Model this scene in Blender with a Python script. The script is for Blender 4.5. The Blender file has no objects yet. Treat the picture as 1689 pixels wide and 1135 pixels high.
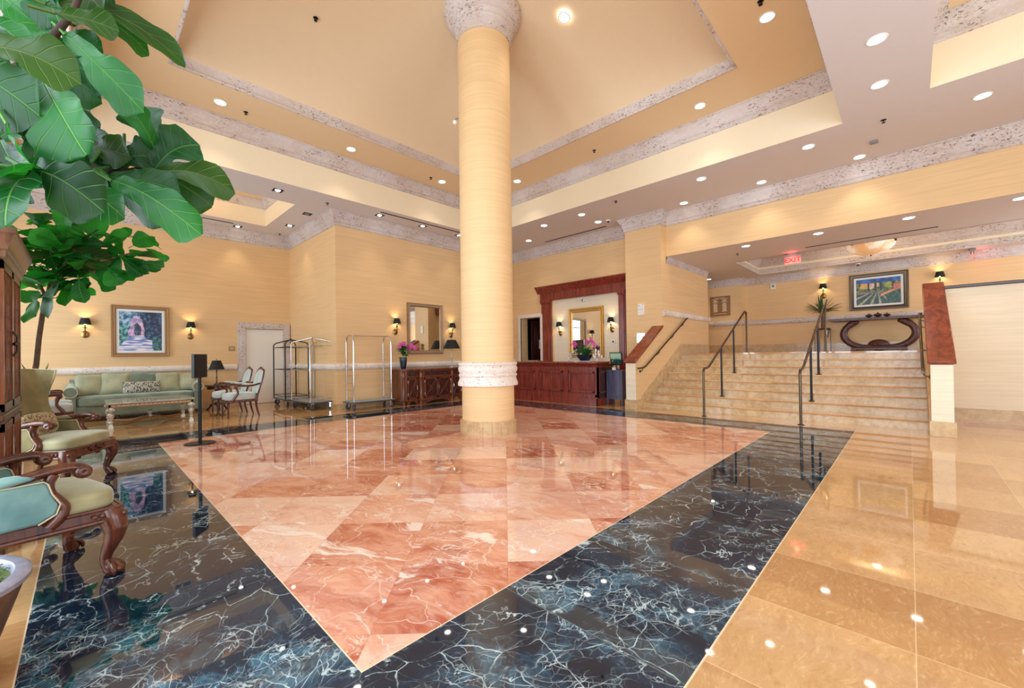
import bpy, math, random
from mathutils import Vector, Matrix, noise as mnoise
sin, cos, pi, R = math.sin, math.cos, math.pi, math.radians
random.seed(7)
SC = bpy.context.scene
COL = SC.collection

# ------------------------------------------------------------------ camera
YAW, PIT, ROL, FPX, CX, CY, EYE = R(43.9793), R(0.4168), R(-0.8028), 679.58, 844.88, 580.68, 1.22
_f = Vector((cos(YAW) * cos(PIT), sin(YAW) * cos(PIT), sin(PIT)))
_r = Vector((sin(YAW), -cos(YAW), 0.0)); _u = _r.cross(_f)
_c, _s = cos(ROL), sin(ROL)
RT = _c * _r + _s * _u; UP = -_s * _r + _c * _u; FW = _f
cam = bpy.data.objects.new('camera', bpy.data.cameras.new('camera'))
COL.objects.link(cam)
cam.matrix_world = Matrix(((RT.x, UP.x, -FW.x, 0), (RT.y, UP.y, -FW.y, 0), (RT.z, UP.z, -FW.z, EYE), (0, 0, 0, 1)))
cam.data.sensor_fit = 'HORIZONTAL'; cam.data.sensor_width = 36.0
cam.data.lens = FPX * 36.0 / 1689.0
cam.data.shift_x = (844.5 - CX) / 1689.0
cam.data.shift_y = (CY - 567.5) / 1689.0
cam.data.clip_start = 0.05
SC.camera = cam

# ------------------------------------------------------------------ world, daylight, exposure
w = bpy.data.worlds.new('sky'); SC.world = w; w.use_nodes = True
bg = w.node_tree.nodes['Background']
bg.inputs[0].default_value = (0.80, 0.90, 1.0, 1); bg.inputs[1].default_value = 1.5
SC.view_settings.view_transform = 'Standard'; SC.view_settings.look = 'None'
SC.view_settings.gamma = 1.0; SC.view_settings.use_curve_mapping = False
SC.view_settings.exposure = -0.06
SC.cycles.max_bounces = 10; SC.cycles.diffuse_bounces = 6; SC.cycles.glossy_bounces = 5
SC.cycles.caustics_reflective = False; SC.cycles.caustics_refractive = False
SC.cycles.sample_clamp_indirect = 6.0

def area_light(name, loc, rot, sx, sy, power, color, spread=pi):
    d = bpy.data.lights.new(name, 'AREA'); d.shape = 'RECTANGLE'; d.size = sx; d.size_y = sy
    d.energy = power; d.color = color; d.spread = spread
    o = bpy.data.objects.new(name, d); o.location = loc; o.rotation_euler = rot; COL.objects.link(o)
    return o
WIN_Y = [(-3.6, -1.3), (-0.9, 1.4), (1.8, 4.1), (4.5, 6.6), (9.7, 12.3)]
DAY = (0.80, 0.91, 1.0)
for a, b in WIN_Y:     # daylight coming in at the windows of the left wall
    pw_ = 105 if a > 9 else 205
    area_light('window_daylight', (-1.95, (a + b) / 2, 2.1), (0, R(-90), 0), 3.5, b - a, pw_, DAY)
for a, b in ((0.2, 3.2), (4.2, 7.2)):     # and of the wall behind the camera
    area_light('window_daylight', ((a + b) / 2, -4.35, 2.0), (R(90), 0, 0), b - a, 3.4, 120, DAY)
area_light('window_daylight', (12.6, -4.9, 2.5), (R(90), 0, 0), 3.4, 1.6, 130, (0.8, 0.9, 1.0))  # daylight fill added at the landing's unseen open end, no window there

# ------------------------------------------------------------------ materials
def lin(c):
    return tuple((x / 255 / 12.92) if x / 255 <= 0.04045 else ((x / 255 + 0.055) / 1.055) ** 2.4 for x in c)
class NT:
    def __init__(s, name):
        s.m = bpy.data.materials.new(name); s.m.use_nodes = True
        s.t = s.m.node_tree; s.b = s.t.nodes['Principled BSDF']
    def n(s, typ, **kw):
        o = s.t.nodes.new(typ)
        for k, v in kw.items():
            if k.startswith('i_'):
                key = k[2:]
                key = int(key) if key.isdigit() else key.replace('_', ' ')
                if hasattr(v, 'is_linked') or isinstance(v, bpy.types.NodeSocket): s.t.links.new(v, o.inputs[key])
                else: o.inputs[key].default_value = v
            else: setattr(o, k, v)
        return o
    def math(s, op, a, b=0.0, clamp=False):
        return s.n('ShaderNodeMath', operation=op, use_clamp=clamp, i_0=a, i_1=b).outputs[0]
    def mix(s, f, a, b):
        o = s.n('ShaderNodeMix', data_type='RGBA')
        for i, v in ((0, f), (6, a), (7, b)):
            if isinstance(v, bpy.types.NodeSocket): s.t.links.new(v, o.inputs[i])
            else: o.inputs[i].default_value = (tuple(v) + (1,) if i and len(v) == 3 else v)
        return o.outputs[2]
    def ramp(s, v, lo, hi):
        return s.n('ShaderNodeMapRange', i_0=v, i_1=lo, i_2=hi, interpolation_type='SMOOTHSTEP').outputs[0]
    def coord(s, scale=(1, 1, 1), rot=(0, 0, 0), loc=(0, 0, 0), kind='Object'):
        c = s.n('ShaderNodeTexCoord').outputs[kind]
        mp = s.n('ShaderNodeMapping', i_Vector=c); mp.inputs['Scale'].default_value = scale
        mp.inputs['Rotation'].default_value = rot; mp.inputs['Location'].default_value = loc
        return mp.outputs[0]
    def noise(s, vec, scale=5.0, detail=3.0, rough=0.5, dist=0.0):
        return s.n('ShaderNodeTexNoise', i_Vector=vec, i_Scale=scale, i_Detail=detail, i_Roughness=rough, i_Distortion=dist)
    def col(s, v):
        if isinstance(v, bpy.types.NodeSocket): s.t.links.new(v, s.b.inputs['Base Color'])
        else: s.b.inputs['Base Color'].default_value = tuple(v) + (1,)
    def set(s, **kw):
        for k, v in kw.items():
            i = s.b.inputs[k.replace('_', ' ')]
            if isinstance(v, bpy.types.NodeSocket): s.t.links.new(v, i)
            else: i.default_value = v
    def bump(s, h, strength=0.2, dist=0.01):
        b = s.n('ShaderNodeBump', i_Height=h, i_Strength=strength, i_Distance=dist)
        s.t.links.new(b.outputs[0], s.b.inputs['Normal'])

def plain(name, rgb, rough=0.5, metal=0.0, var=0.06, scale=8.0, **kw):
    t = NT(name); c = lin(rgb)
    nz = t.noise(t.coord(), scale, 3.0).outputs[0]
    t.col(t.mix(nz, tuple(x * (1 - var) for x in c), tuple(min(1, x * (1 + var)) for x in c)))
    t.set(Roughness=rough, Metallic=metal, **kw)
    return t.m
def emit(name, rgb, strength):
    t = NT(name); t.col(tuple(min(.8, x) for x in rgb)); t.set(Emission_Color=tuple(rgb) + (1,), Emission_Strength=strength, Roughness=0.4)
    return t.m
def wallpaper(name, rgb):      # grasscloth: fine horizontal threads
    t = NT(name); c = lin(rgb)
    a = t.noise(t.coord((1.5, 1.5, 90)), 1.0, 4.0, 0.7).outputs[0]
    b = t.noise(t.coord((0.8, 0.8, 30)), 1.0, 3.0, 0.6).outputs[0]
    f = t.math('ADD', t.math('MULTIPLY', a, 0.6), t.math('MULTIPLY', b, 0.4))
    f = t.ramp(f, 0.32, 0.68)
    t.col(t.mix(f, tuple(x * k for x, k in zip(c, (0.91, 0.89, 0.84))), tuple(min(1, x * 1.05) for x in c)))
    t.set(Roughness=0.62); t.bump(a, 0.15, 0.004)
    return t.m
def travertine(name, rgb, pit=(120, 95, 78), amount=0.62):
    t = NT(name); c = lin(rgb); v = t.coord()
    big = t.noise(v, 1.1, 4.0, 0.6).outputs[0]
    base = t.mix(t.ramp(big, 0.35, 0.65), tuple(x * k for x, k in zip(c, (0.88, 0.80, 0.74))), c)
    fl = t.noise(t.coord((8, 8, 12)), 1.6, 5.0, 0.65, 0.6).outputs[0]
    base = t.mix(t.math('MULTIPLY', t.ramp(fl, 0.45, 0.7), 0.35), base, tuple(min(1, x * 1.18) for x in c))
    p1 = t.noise(t.coord((14, 14, 34)), 1.7, 3.0, 0.6, 0.8).outputs[0]
    area = t.noise(v, 2.3, 2.0).outputs[0]
    pits = t.math('MULTIPLY', t.ramp(p1, amount, amount + 0.045), t.ramp(area, 0.38, 0.55))
    t.col(t.mix(pits, base, lin(pit))); t.set(Roughness=0.55)
    t.bump(t.math('SUBTRACT', 1.0, pits), 0.5, 0.006)
    return t.m
def tilecoords(t, size, rot, off):
    v = t.coord((1 / size[0], 1 / size[1], 1), (0, 0, 0), (0, 0, 0))
    vr = t.n('ShaderNodeVectorRotate', rotation_type='Z_AXIS', i_Vector=t.coord(), i_Angle=rot).outputs[0]
    m = t.n('ShaderNodeMapping', i_Vector=vr); m.inputs['Scale'].default_value = (1 / size[0], 1 / size[1], 0.0)
    m.inputs['Location'].default_value = (off[0], off[1], 0.0)
    cell = t.n('ShaderNodeVectorMath', operation='FLOOR', i_0=m.outputs[0]).outputs[0]
    frac = t.n('ShaderNodeVectorMath', operation='FRACTION', i_0=m.outputs[0]).outputs[0]
    wn = t.n('ShaderNodeTexWhiteNoise', noise_dimensions='3D', i_Vector=cell)
    sx = t.n('ShaderNodeSeparateXYZ', i_0=frac)
    g = []
    for k, o in ((0, size[0]), (1, size[1])):
        d = t.math('ABSOLUTE', t.math('SUBTRACT', sx.outputs[k], 0.5))
        g.append(t.math('GREATER_THAN', d, 0.5 - 0.0022 / o))
    grout = t.math('MAXIMUM', g[0], g[1])
    jump = t.n('ShaderNodeVectorMath', operation='SCALE', i_0=wn.outputs['Color']); jump.inputs['Scale'].default_value = 23.0
    loc = t.n('ShaderNodeVectorMath', operation='ADD', i_0=vr, i_1=jump.outputs[0]).outputs[0]
    return loc, wn.outputs['Value'], grout
def warp(t, vec, scale, amt):
    nz = t.noise(vec, scale, 3.0, 0.6).outputs['Color']
    s = t.n('ShaderNodeVectorMath', operation='SUBTRACT', i_0=nz, i_1=(0.5, 0.5, 0.5)).outputs[0]
    k = t.n('ShaderNodeVectorMath', operation='SCALE', i_0=s); k.inputs['Scale'].default_value = amt
    return t.n('ShaderNodeVectorMath', operation='ADD', i_0=vec, i_1=k.outputs[0]).outputs[0]
def vein(t, vec, scale, width, stretch=(1, 1, 1), ang=0.0):
    vr = t.n('ShaderNodeVectorRotate', rotation_type='Z_AXIS', i_Vector=vec, i_Angle=ang).outputs[0]
    m = t.n('ShaderNodeMapping', i_Vector=vr); m.inputs['Scale'].default_value = stretch
    d = t.n('ShaderNodeTexVoronoi', feature='DISTANCE_TO_EDGE', i_Vector=m.outputs[0], i_Scale=scale).outputs['Distance']
    return t.math('SUBTRACT', 1.0, t.ramp(d, 0.0, width))
def ridge(t, vec, scale, width, detail=5.0, dist=0.8, stretch=(1, 1, 1), rough=0.55):
    m = t.n('ShaderNodeMapping', i_Vector=vec); m.inputs['Scale'].default_value = stretch
    nz_ = t.noise(m.outputs[0], scale, detail, rough, dist).outputs[0]
    return t.math('SUBTRACT', 1.0, t.ramp(t.math('ABSOLUTE', t.math('SUBTRACT', nz_, 0.5)), 0.0, width))
def red_marble():
    t = NT('red_marble'); v, rnd, grout = tilecoords(t, (0.61, 0.61), R(45), (0.0, 0.0))
    wv = warp(t, v, 1.4, 0.5)
    vr = t.n('ShaderNodeVectorRotate', rotation_type='Z_AXIS', i_Vector=wv, i_Angle=0.5).outputs[0]
    vr = t.n('ShaderNodeMapping', i_Vector=vr, i_Scale=(0.75, 2.0, 1)).outputs[0]
    cloud = t.noise(vr, 1.5, 6.0, 0.62, 0.9).outputs[0]
    deep, mid, pale, white = lin((176, 88, 60)), lin((212, 146, 118)), lin((232, 194, 172)), lin((244, 232, 220))
    f = t.math('ADD', t.math('MULTIPLY', rnd, 0.5), cloud)
    c = t.mix(t.ramp(f, 0.42, 0.72), deep, mid); c = t.mix(t.ramp(f, 0.68, 1.02), c, pale)
    fine = t.noise(vr, 9.0, 5.0, 0.7, 0.5).outputs[0]
    c = t.mix(t.math('MULTIPLY', t.ramp(fine, 0.42, 0.66), 0.35), c, pale)
    patch = t.noise(vr, 0.9, 6.0, 0.62, 1.6).outputs[0]
    c = t.mix(t.math('MULTIPLY', t.ramp(patch, 0.60, 0.66), 0.8), c, white)
    mod = t.ramp(t.noise(v, 1.7, 2.0).outputs[0], 0.42, 0.60)
    k = t.math('MULTIPLY', ridge(t, vr, 1.1, 0.010, 7.0, 1.2), mod)
    k = t.math('MAXIMUM', k, t.math('MULTIPLY', ridge(t, wv, 3.2, 0.012, 6.0, 1.0), t.math('MULTIPLY', mod, 0.7)))
    k = t.math('MAXIMUM', k, t.math('MULTIPLY', vein(t, warp(t, wv, 6.0, 0.12), 1.6, 0.010, (1, 1.7, 1), 0.5), 0.6))
    c = t.mix(t.math('MULTIPLY', k, 0.85), c, white)
    dk = t.math('MULTIPLY', ridge(t, wv, 2.2, 0.006, 6.0, 1.5), 0.35)
    c = t.mix(dk, c, lin((130, 60, 44)))
    c = t.mix(t.math('MULTIPLY', grout, 0.3), c, lin((150, 90, 72)))
    t.col(c); t.set(Roughness=0.03, IOR=1.75)
    return t.m
def dark_marble(name='dark_green_marble', rot=0.0, off=(0.0, 0.0), size=(0.81, 1.6)):
    t = NT(name); v, rnd, grout = tilecoords(t, size, rot, off)
    wv = warp(t, v, 2.0, 0.22); wf = warp(t, wv, 9.0, 0.035)
    zone = t.ramp(t.noise(wv, 0.9, 4.0, 0.6, 0.5).outputs[0], 0.46, 0.64)
    base = t.mix(t.noise(wv, 2.5, 4.0).outputs[0], lin((5, 13, 24)), lin((16, 46, 70)))
    haze = t.math('MULTIPLY', t.ramp(t.noise(wf, 5.0, 6.0, 0.7, 0.6).outputs[0], 0.46, 0.70), t.math('MULTIPLY', zone, 0.55))
    base = t.mix(haze, base, lin((90, 150, 178)))
    st = (1.0, 1.6, 1)
    k = t.math('MULTIPLY', vein(t, wf, 3.2, 0.014, st, 0.4), 0.9)
    k = t.math('MAXIMUM', k, t.math('MULTIPLY', vein(t, wf, 7.4, 0.026, st, 1.0), t.math('MULTIPLY', t.math('ADD', t.math('MULTIPLY', zone, 0.9), 0.12), 0.95)))
    k = t.math('MAXIMUM', k, t.math('MULTIPLY', vein(t, wf, 17.0, 0.035, st, 0.2), t.math('MULTIPLY', zone, 0.45)))
    k = t.math('MAXIMUM', k, t.math('MULTIPLY', ridge(t, wv, 2.1, 0.006, 7.0, 0.4), 0.9))
    k = t.math('MAXIMUM', k, t.math('MULTIPLY', ridge(t, wv, 4.5, 0.009, 5.0, 0.2), t.math('MULTIPLY', zone, 0.5)))
    br = t.ramp(t.noise(v, 5.0, 4.0, 0.7).outputs[0], 0.40, 0.60)
    c = t.mix(t.math('MULTIPLY', t.math('MULTIPLY', k, br), 0.9), base, lin((205, 226, 230)))
    c = t.mix(t.math('MULTIPLY', grout, 0.8), c, lin((90, 108, 116)))
    t.col(c); t.set(Roughness=0.025, IOR=1.7)
    return t.m
def cream_marble(name, size=(0.606, 0.606), off=(0.2, 0.0), c0=(180, 134, 86), c1=(216, 176, 126), rough=0.04):
    t = NT(name); v, rnd, grout = tilecoords(t, size, 0.0, off)
    wv = warp(t, v, 2.0, 0.3)
    n1 = t.noise(wv, 2.0, 5.0, 0.6).outputs[0]; n3 = t.noise(t.n('ShaderNodeMapping', i_Vector=wv, i_Scale=(9.0, 26.0, 1)).outputs[0], 2.0, 6.0, 0.75, 0.4).outputs[0]
    st = t.noise(t.n('ShaderNodeMapping', i_Vector=wv, i_Scale=(1.0, 5.0, 1)).outputs[0], 2.4, 5.0, 0.6).outputs[0]
    f = t.math('ADD', t.math('MULTIPLY', rnd, 0.55), t.math('ADD', t.math('MULTIPLY', n1, 0.35), t.math('MULTIPLY', st, 0.35)))
    c = t.mix(t.ramp(f, 0.25, 0.95), lin(c0), lin(c1))
    c = t.mix(t.math('MULTIPLY', t.ramp(n3, 0.50, 0.72), 0.40), c, lin((234, 204, 156)))
    c = t.mix(t.math('MULTIPLY', t.ramp(n3, 0.48, 0.30), 0.40), c, lin((160, 108, 58)))
    c = t.mix(t.math('MULTIPLY', grout, 0.5), c, lin((232, 210, 170)))
    t.col(c); t.set(Roughness=rough, IOR=1.68)
    return t.m
def stone(name, c0, c1, rough=0.25, sc=9.0):
    t = NT(name); v = t.coord()
    n1 = t.noise(v, sc, 5.0, 0.7, 0.3).outputs[0]; n2 = t.noise(v, 1.2, 2.0).outputs[0]
    c = t.mix(t.ramp(n1, 0.36, 0.64), lin(c0), lin(c1)); c = t.mix(t.math('MULTIPLY', t.ramp(n2, 0.4, 0.6), 0.3), c, tuple(x * 0.75 for x in lin(c1)))
    t.col(c); t.set(Roughness=rough); return t.m
def wood(name, c0, c1, rough=0.25, axis=2, sc=1.0):
    t = NT(name); s = [14 * sc] * 3; s[axis] = 1.6 * sc
    n1 = t.noise(t.coord(tuple(s)), 1.3, 5.0, 0.6, 0.8).outputs[0]
    t.col(t.mix(t.ramp(n1, 0.32, 0.68), lin(c0), lin(c1))); t.set(Roughness=rough, Coat_Weight=0.25, Coat_Roughness=0.15)
    return t.m
def velvet(name, c0, c1, sc=3.0):
    t = NT(name); n1 = t.noise(t.coord(), sc, 4.0, 0.6).outputs[0]
    t.col(t.mix(t.ramp(n1, 0.3, 0.7), lin(c0), lin(c1))); t.set(Roughness=0.75, Sheen_Weight=0.8, Sheen_Roughness=0.35)
    t.b.inputs['Sheen Tint'].default_value = (0.9, 1.0, 0.95, 1)
    t.bump(t.noise(t.coord(), 220.0, 2.0).outputs[0], 0.1, 0.002)
    return t.m
def damask(name, c0, c1, sc=26.0):
    t = NT(name); v = warp(t, t.coord(), 8.0, 0.06)
    a = t.n('ShaderNodeTexVoronoi', feature='F1', i_Vector=v, i_Scale=sc).outputs['Distance']
    wv = t.n('ShaderNodeTexWave', i_Vector=v, i_Scale=sc * 0.5, i_Distortion=6.0, i_Detail=2.0).outputs[0]
    t.col(t.mix(t.math('MULTIPLY', t.ramp(a, 0.35, 0.5), t.ramp(wv, 0.3, 0.5)), lin(c1), lin(c0))); t.set(Roughness=0.8)
    return t.m
def leafmat(name, c0, c1, veinc, trans=0.3):
    t = NT(name); uv = t.n('ShaderNodeTexCoord').outputs['UV']
    sx = t.n('ShaderNodeSeparateXYZ', i_0=uv)
    u = t.math('ABSOLUTE', t.math('SUBTRACT', sx.outputs[0], 0.5))     # 0 midrib .. 0.5 edge
    rib = t.math('SUBTRACT', 1.0, t.ramp(u, 0.006, 0.022))
    side = t.math('FRACT', t.math('MULTIPLY', t.math('SUBTRACT', sx.outputs[1], t.math('MULTIPLY', u, 0.55)), 6.5))
    sv = t.math('SUBTRACT', 1.0, t.ramp(t.math('ABSOLUTE', t.math('SUBTRACT', side, 0.5)), 0.015, 0.07))
    k = t.math('MAXIMUM', rib, t.math('MULTIPLY', sv, 0.55))
    g = t.noise(t.coord(), 2.5, 2.0).outputs[0]
    c = t.mix(t.ramp(g, 0.35, 0.65), lin(c0), lin(c1)); c = t.mix(t.math('MULTIPLY', k, 0.5), c, lin(veinc))
    t.col(c); t.set(Roughness=0.42, Specular_IOR_Level=0.35)
    t.bump(t.math('SUBTRACT', 1.0, k), 0.5, 0.01)
    tr = t.n('ShaderNodeBsdfTranslucent'); t.t.links.new(t.mix(0.5, c, lin((60, 200, 40))), tr.inputs[0])
    mx = t.n('ShaderNodeMixShader'); mx.inputs[0].default_value = trans
    t.t.links.new(t.b.outputs[0], mx.inputs[1]); t.t.links.new(tr.outputs[0], mx.inputs[2])
    t.t.links.new(mx.outputs[0], t.t.nodes['Material Output'].inputs[0])
    return t.m

M = dict(
    paper=wallpaper('grasscloth_wallpaper', (230, 197, 150)),
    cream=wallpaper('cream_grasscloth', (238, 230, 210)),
    soffit=plain('soffit_paint', (217, 212, 213), 0.7, var=0.02),
    trayceil=plain('tray_ceiling_paint', (234, 208, 168), 0.7, var=0.02),
    trayface=plain('tray_face_paint', (240, 228, 200), 0.6, var=0.02),
    dome=plain('upper_ceiling_paint', (230, 208, 174), 0.45, var=0.02),
    consolew=wood('console_wood', (62, 30, 24), (92, 50, 40), 0.5),
    trav=travertine('carved_coral_stone', (212, 205, 204), (122, 102, 94), 0.578),
    travw=travertine('white_coral_stone', (238, 234, 230), (130, 114, 106), 0.60),
    red=red_marble(), dark=dark_marble('dark_green_marble', 0.0, (0.117, 0.03)), dark2=dark_marble('dark_green_marble_side', R(90), (0.2, 0.52)),
    creamfl=cream_marble('cream_marble'), landfl=cream_marble('landing_marble'),
    inlay=plain('inlay_stone', (226, 206, 176), 0.05),
    step=stone('stair_travertine', (188, 160, 118), (214, 192, 154), 0.16),
    base=stone('tan_base_stone', (188, 156, 112), (210, 182, 140), 0.2),
    mahog=wood('mahogany', (106, 38, 30), (146, 62, 48), 0.22),
    mahogdark=wood('dark_mahogany', (44, 16, 14), (70, 26, 20), 0.28),
    capwood=wood('rail_cap_wood', (108, 44, 24), (150, 70, 40), 0.2, 0, 0.5),
    cherry=wood('cherry', (84, 40, 22), (126, 66, 38), 0.25),
    chairwood=wood('carved_walnut', (66, 30, 20), (104, 54, 36), 0.25),
    darkwood=wood('dark_walnut', (50, 28, 20), (84, 50, 34), 0.3),
    gilt=plain('antique_gilt', (158, 120, 80), 0.35, 0.35, 0.25, 25.0),
    goldfr=plain('gold_leaf', (214, 170, 96), 0.3, 0.6, 0.15, 30.0),
    silver=plain('silver_leaf', (200, 196, 186), 0.35, 0.45, 0.2, 30.0),
    chrome=plain('chrome', (215, 218, 222), 0.12, 1.0, 0.02),
    darkmetal=plain('dark_steel', (40, 42, 46), 0.3, 0.8, 0.05),
    bronze=plain('bronze', (88, 74, 60), 0.3, 0.85, 0.1),
    brass=plain('brass', (170, 140, 84), 0.25, 0.9, 0.1),
    blackmetal=plain('black_metal', (24, 26, 30), 0.35, 0.4, 0.05),
    shade=plain('black_shade', (22, 22, 24), 0.7),
    rubber=plain('grey_rubber', (70, 82, 92), 0.5),
    carpet=plain('grey_carpet', (156, 164, 172), 0.95, 0, 0.15, 40.0),
    teal=velvet('aqua_velvet', (90, 134, 140), (134, 176, 174)),
    olive=velvet('olive_velvet', (112, 104, 66), (146, 136, 92)),
    seatv=velvet('sage_gold_velvet', (150, 148, 112), (186, 180, 142)),
    sage=velvet('sage_velvet', (112, 130, 116), (144, 158, 138)),
    pill=velvet('pillow_velvet', (146, 152, 124), (186, 186, 152)),
    paleblue=velvet('pale_blue_fabric', (176, 188, 188), (206, 214, 208)),
    piping=plain('cream_piping', (200, 190, 160), 0.7),
    damask=damask('black_cream_damask', (225, 218, 196), (78, 84, 88)),
    damask2=damask('gold_damask', (206, 192, 156), (120, 104, 76), 34.0),
    white=plain('white_paint', (236, 236, 232), 0.5, var=0.01),
    paperw=plain('white_paper', (232, 236, 238), 0.6, var=0.01),
    black=plain('black_plastic', (18, 19, 22), 0.3),
    greypl=plain('grey_plastic', (130, 134, 138), 0.4),
    glass=plain('table_glass', (150, 170, 170), 0.03, 0.0, 0.02, IOR=1.6),
    mirror=plain('mirror_glass', (232, 236, 236), 0.0, 1.0, 0.0),
    potdark=plain('dark_blue_pot', (30, 44, 62), 0.2),
    potrust=stone('weathered_planter', (96, 62, 40), (150, 112, 80), 0.4, 5.0),
    potrim=stone('planter_rim_stone', (128, 130, 152), (166, 166, 184), 0.3, 5.0),
    moss=plain('moss', (96, 116, 66), 0.95, 0, 0.5, 60.0),
    soil=plain('soil', (46, 34, 24), 0.95, 0, 0.3, 40.0),
    bark=plain('bark', (96, 78, 62), 0.8, 0, 0.5, 22.0),
    barkdark=plain('dark_bark', (58, 38, 30), 0.8, 0, 0.4, 22.0),
    leafA=leafmat('fig_leaf', (8, 42, 22), (18, 72, 32), (92, 146, 70), 0.18),
    leafB=leafmat('fig_leaf_bright', (12, 68, 34), (32, 106, 44), (120, 176, 84), 0.3),
    leafO=leafmat('fig_leaf_olive', (26, 52, 16), (52, 74, 26), (108, 122, 60), 0.2),
    leafC=leafmat('fig_leaf_young', (20, 104, 40), (52, 150, 52), (20, 90, 30), 0.5),
    blade=plain('blade_leaf', (52, 92, 44), 0.4, 0, 0.35, 12.0),
    green=plain('plant_leaf', (46, 104, 42), 0.4, 0, 0.35, 12.0),
    orchid=plain('orchid_pink', (214, 84, 176), 0.5, 0, 0.2, 30.0),
    orchidw=plain('orchid_white', (240, 236, 240), 0.5),
    marbletop=stone('table_marble', (150, 150, 140), (190, 190, 178), 0.08, 4.0),
    gap=plain('dark_gap', (14, 14, 16), 0.8),
    lens=emit('downlight_lens', (1.0, 0.96, 0.88), 14.0),
    lens2=emit('halogen_lens', (1.0, 0.98, 0.94), 16.0),
    red_e=emit('exit_red_glow', (1.0, 0.03, 0.02), 1.1),
    bulb=emit('sconce_bulb', (1.0, 0.72, 0.36), 22.0),
)
def alabaster():
    t = NT('alabaster'); nz = t.noise(warp(t, t.coord(), 2.0, 0.6), 2.2, 4.0).outputs[0]
    c = t.mix(t.ramp(nz, 0.4, 0.62), lin((246, 236, 218)), lin((222, 176, 122)))
    t.col(c); t.t.links.new(c, t.b.inputs['Emission Color']); t.set(Emission_Strength=0.45, Roughness=0.3)
    return t.m
M['alab'] = alabaster()
def screenmat():
    t = NT('screen_picture'); v = t.coord((1, 1, 1), kind='Generated')
    sx = t.n('ShaderNodeSeparateXYZ', i_0=v)
    c = t.mix(t.ramp(sx.outputs[2], 0.35, 0.65), lin((20, 50, 48)), lin((120, 150, 130)))
    b = t.n('ShaderNodeTexVoronoi', i_Vector=v, i_Scale=3.5).outputs['Distance']
    c = t.mix(t.math('MULTIPLY', t.ramp(b, 0.32, 0.1), 0.7), c, lin((210, 180, 130)))
    t.col(c); t.t.links.new(c, t.b.inputs['Emission Color']); t.set(Emission_Strength=0.7, Roughness=0.15); return t.m
M['screen'] = screenmat()

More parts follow.
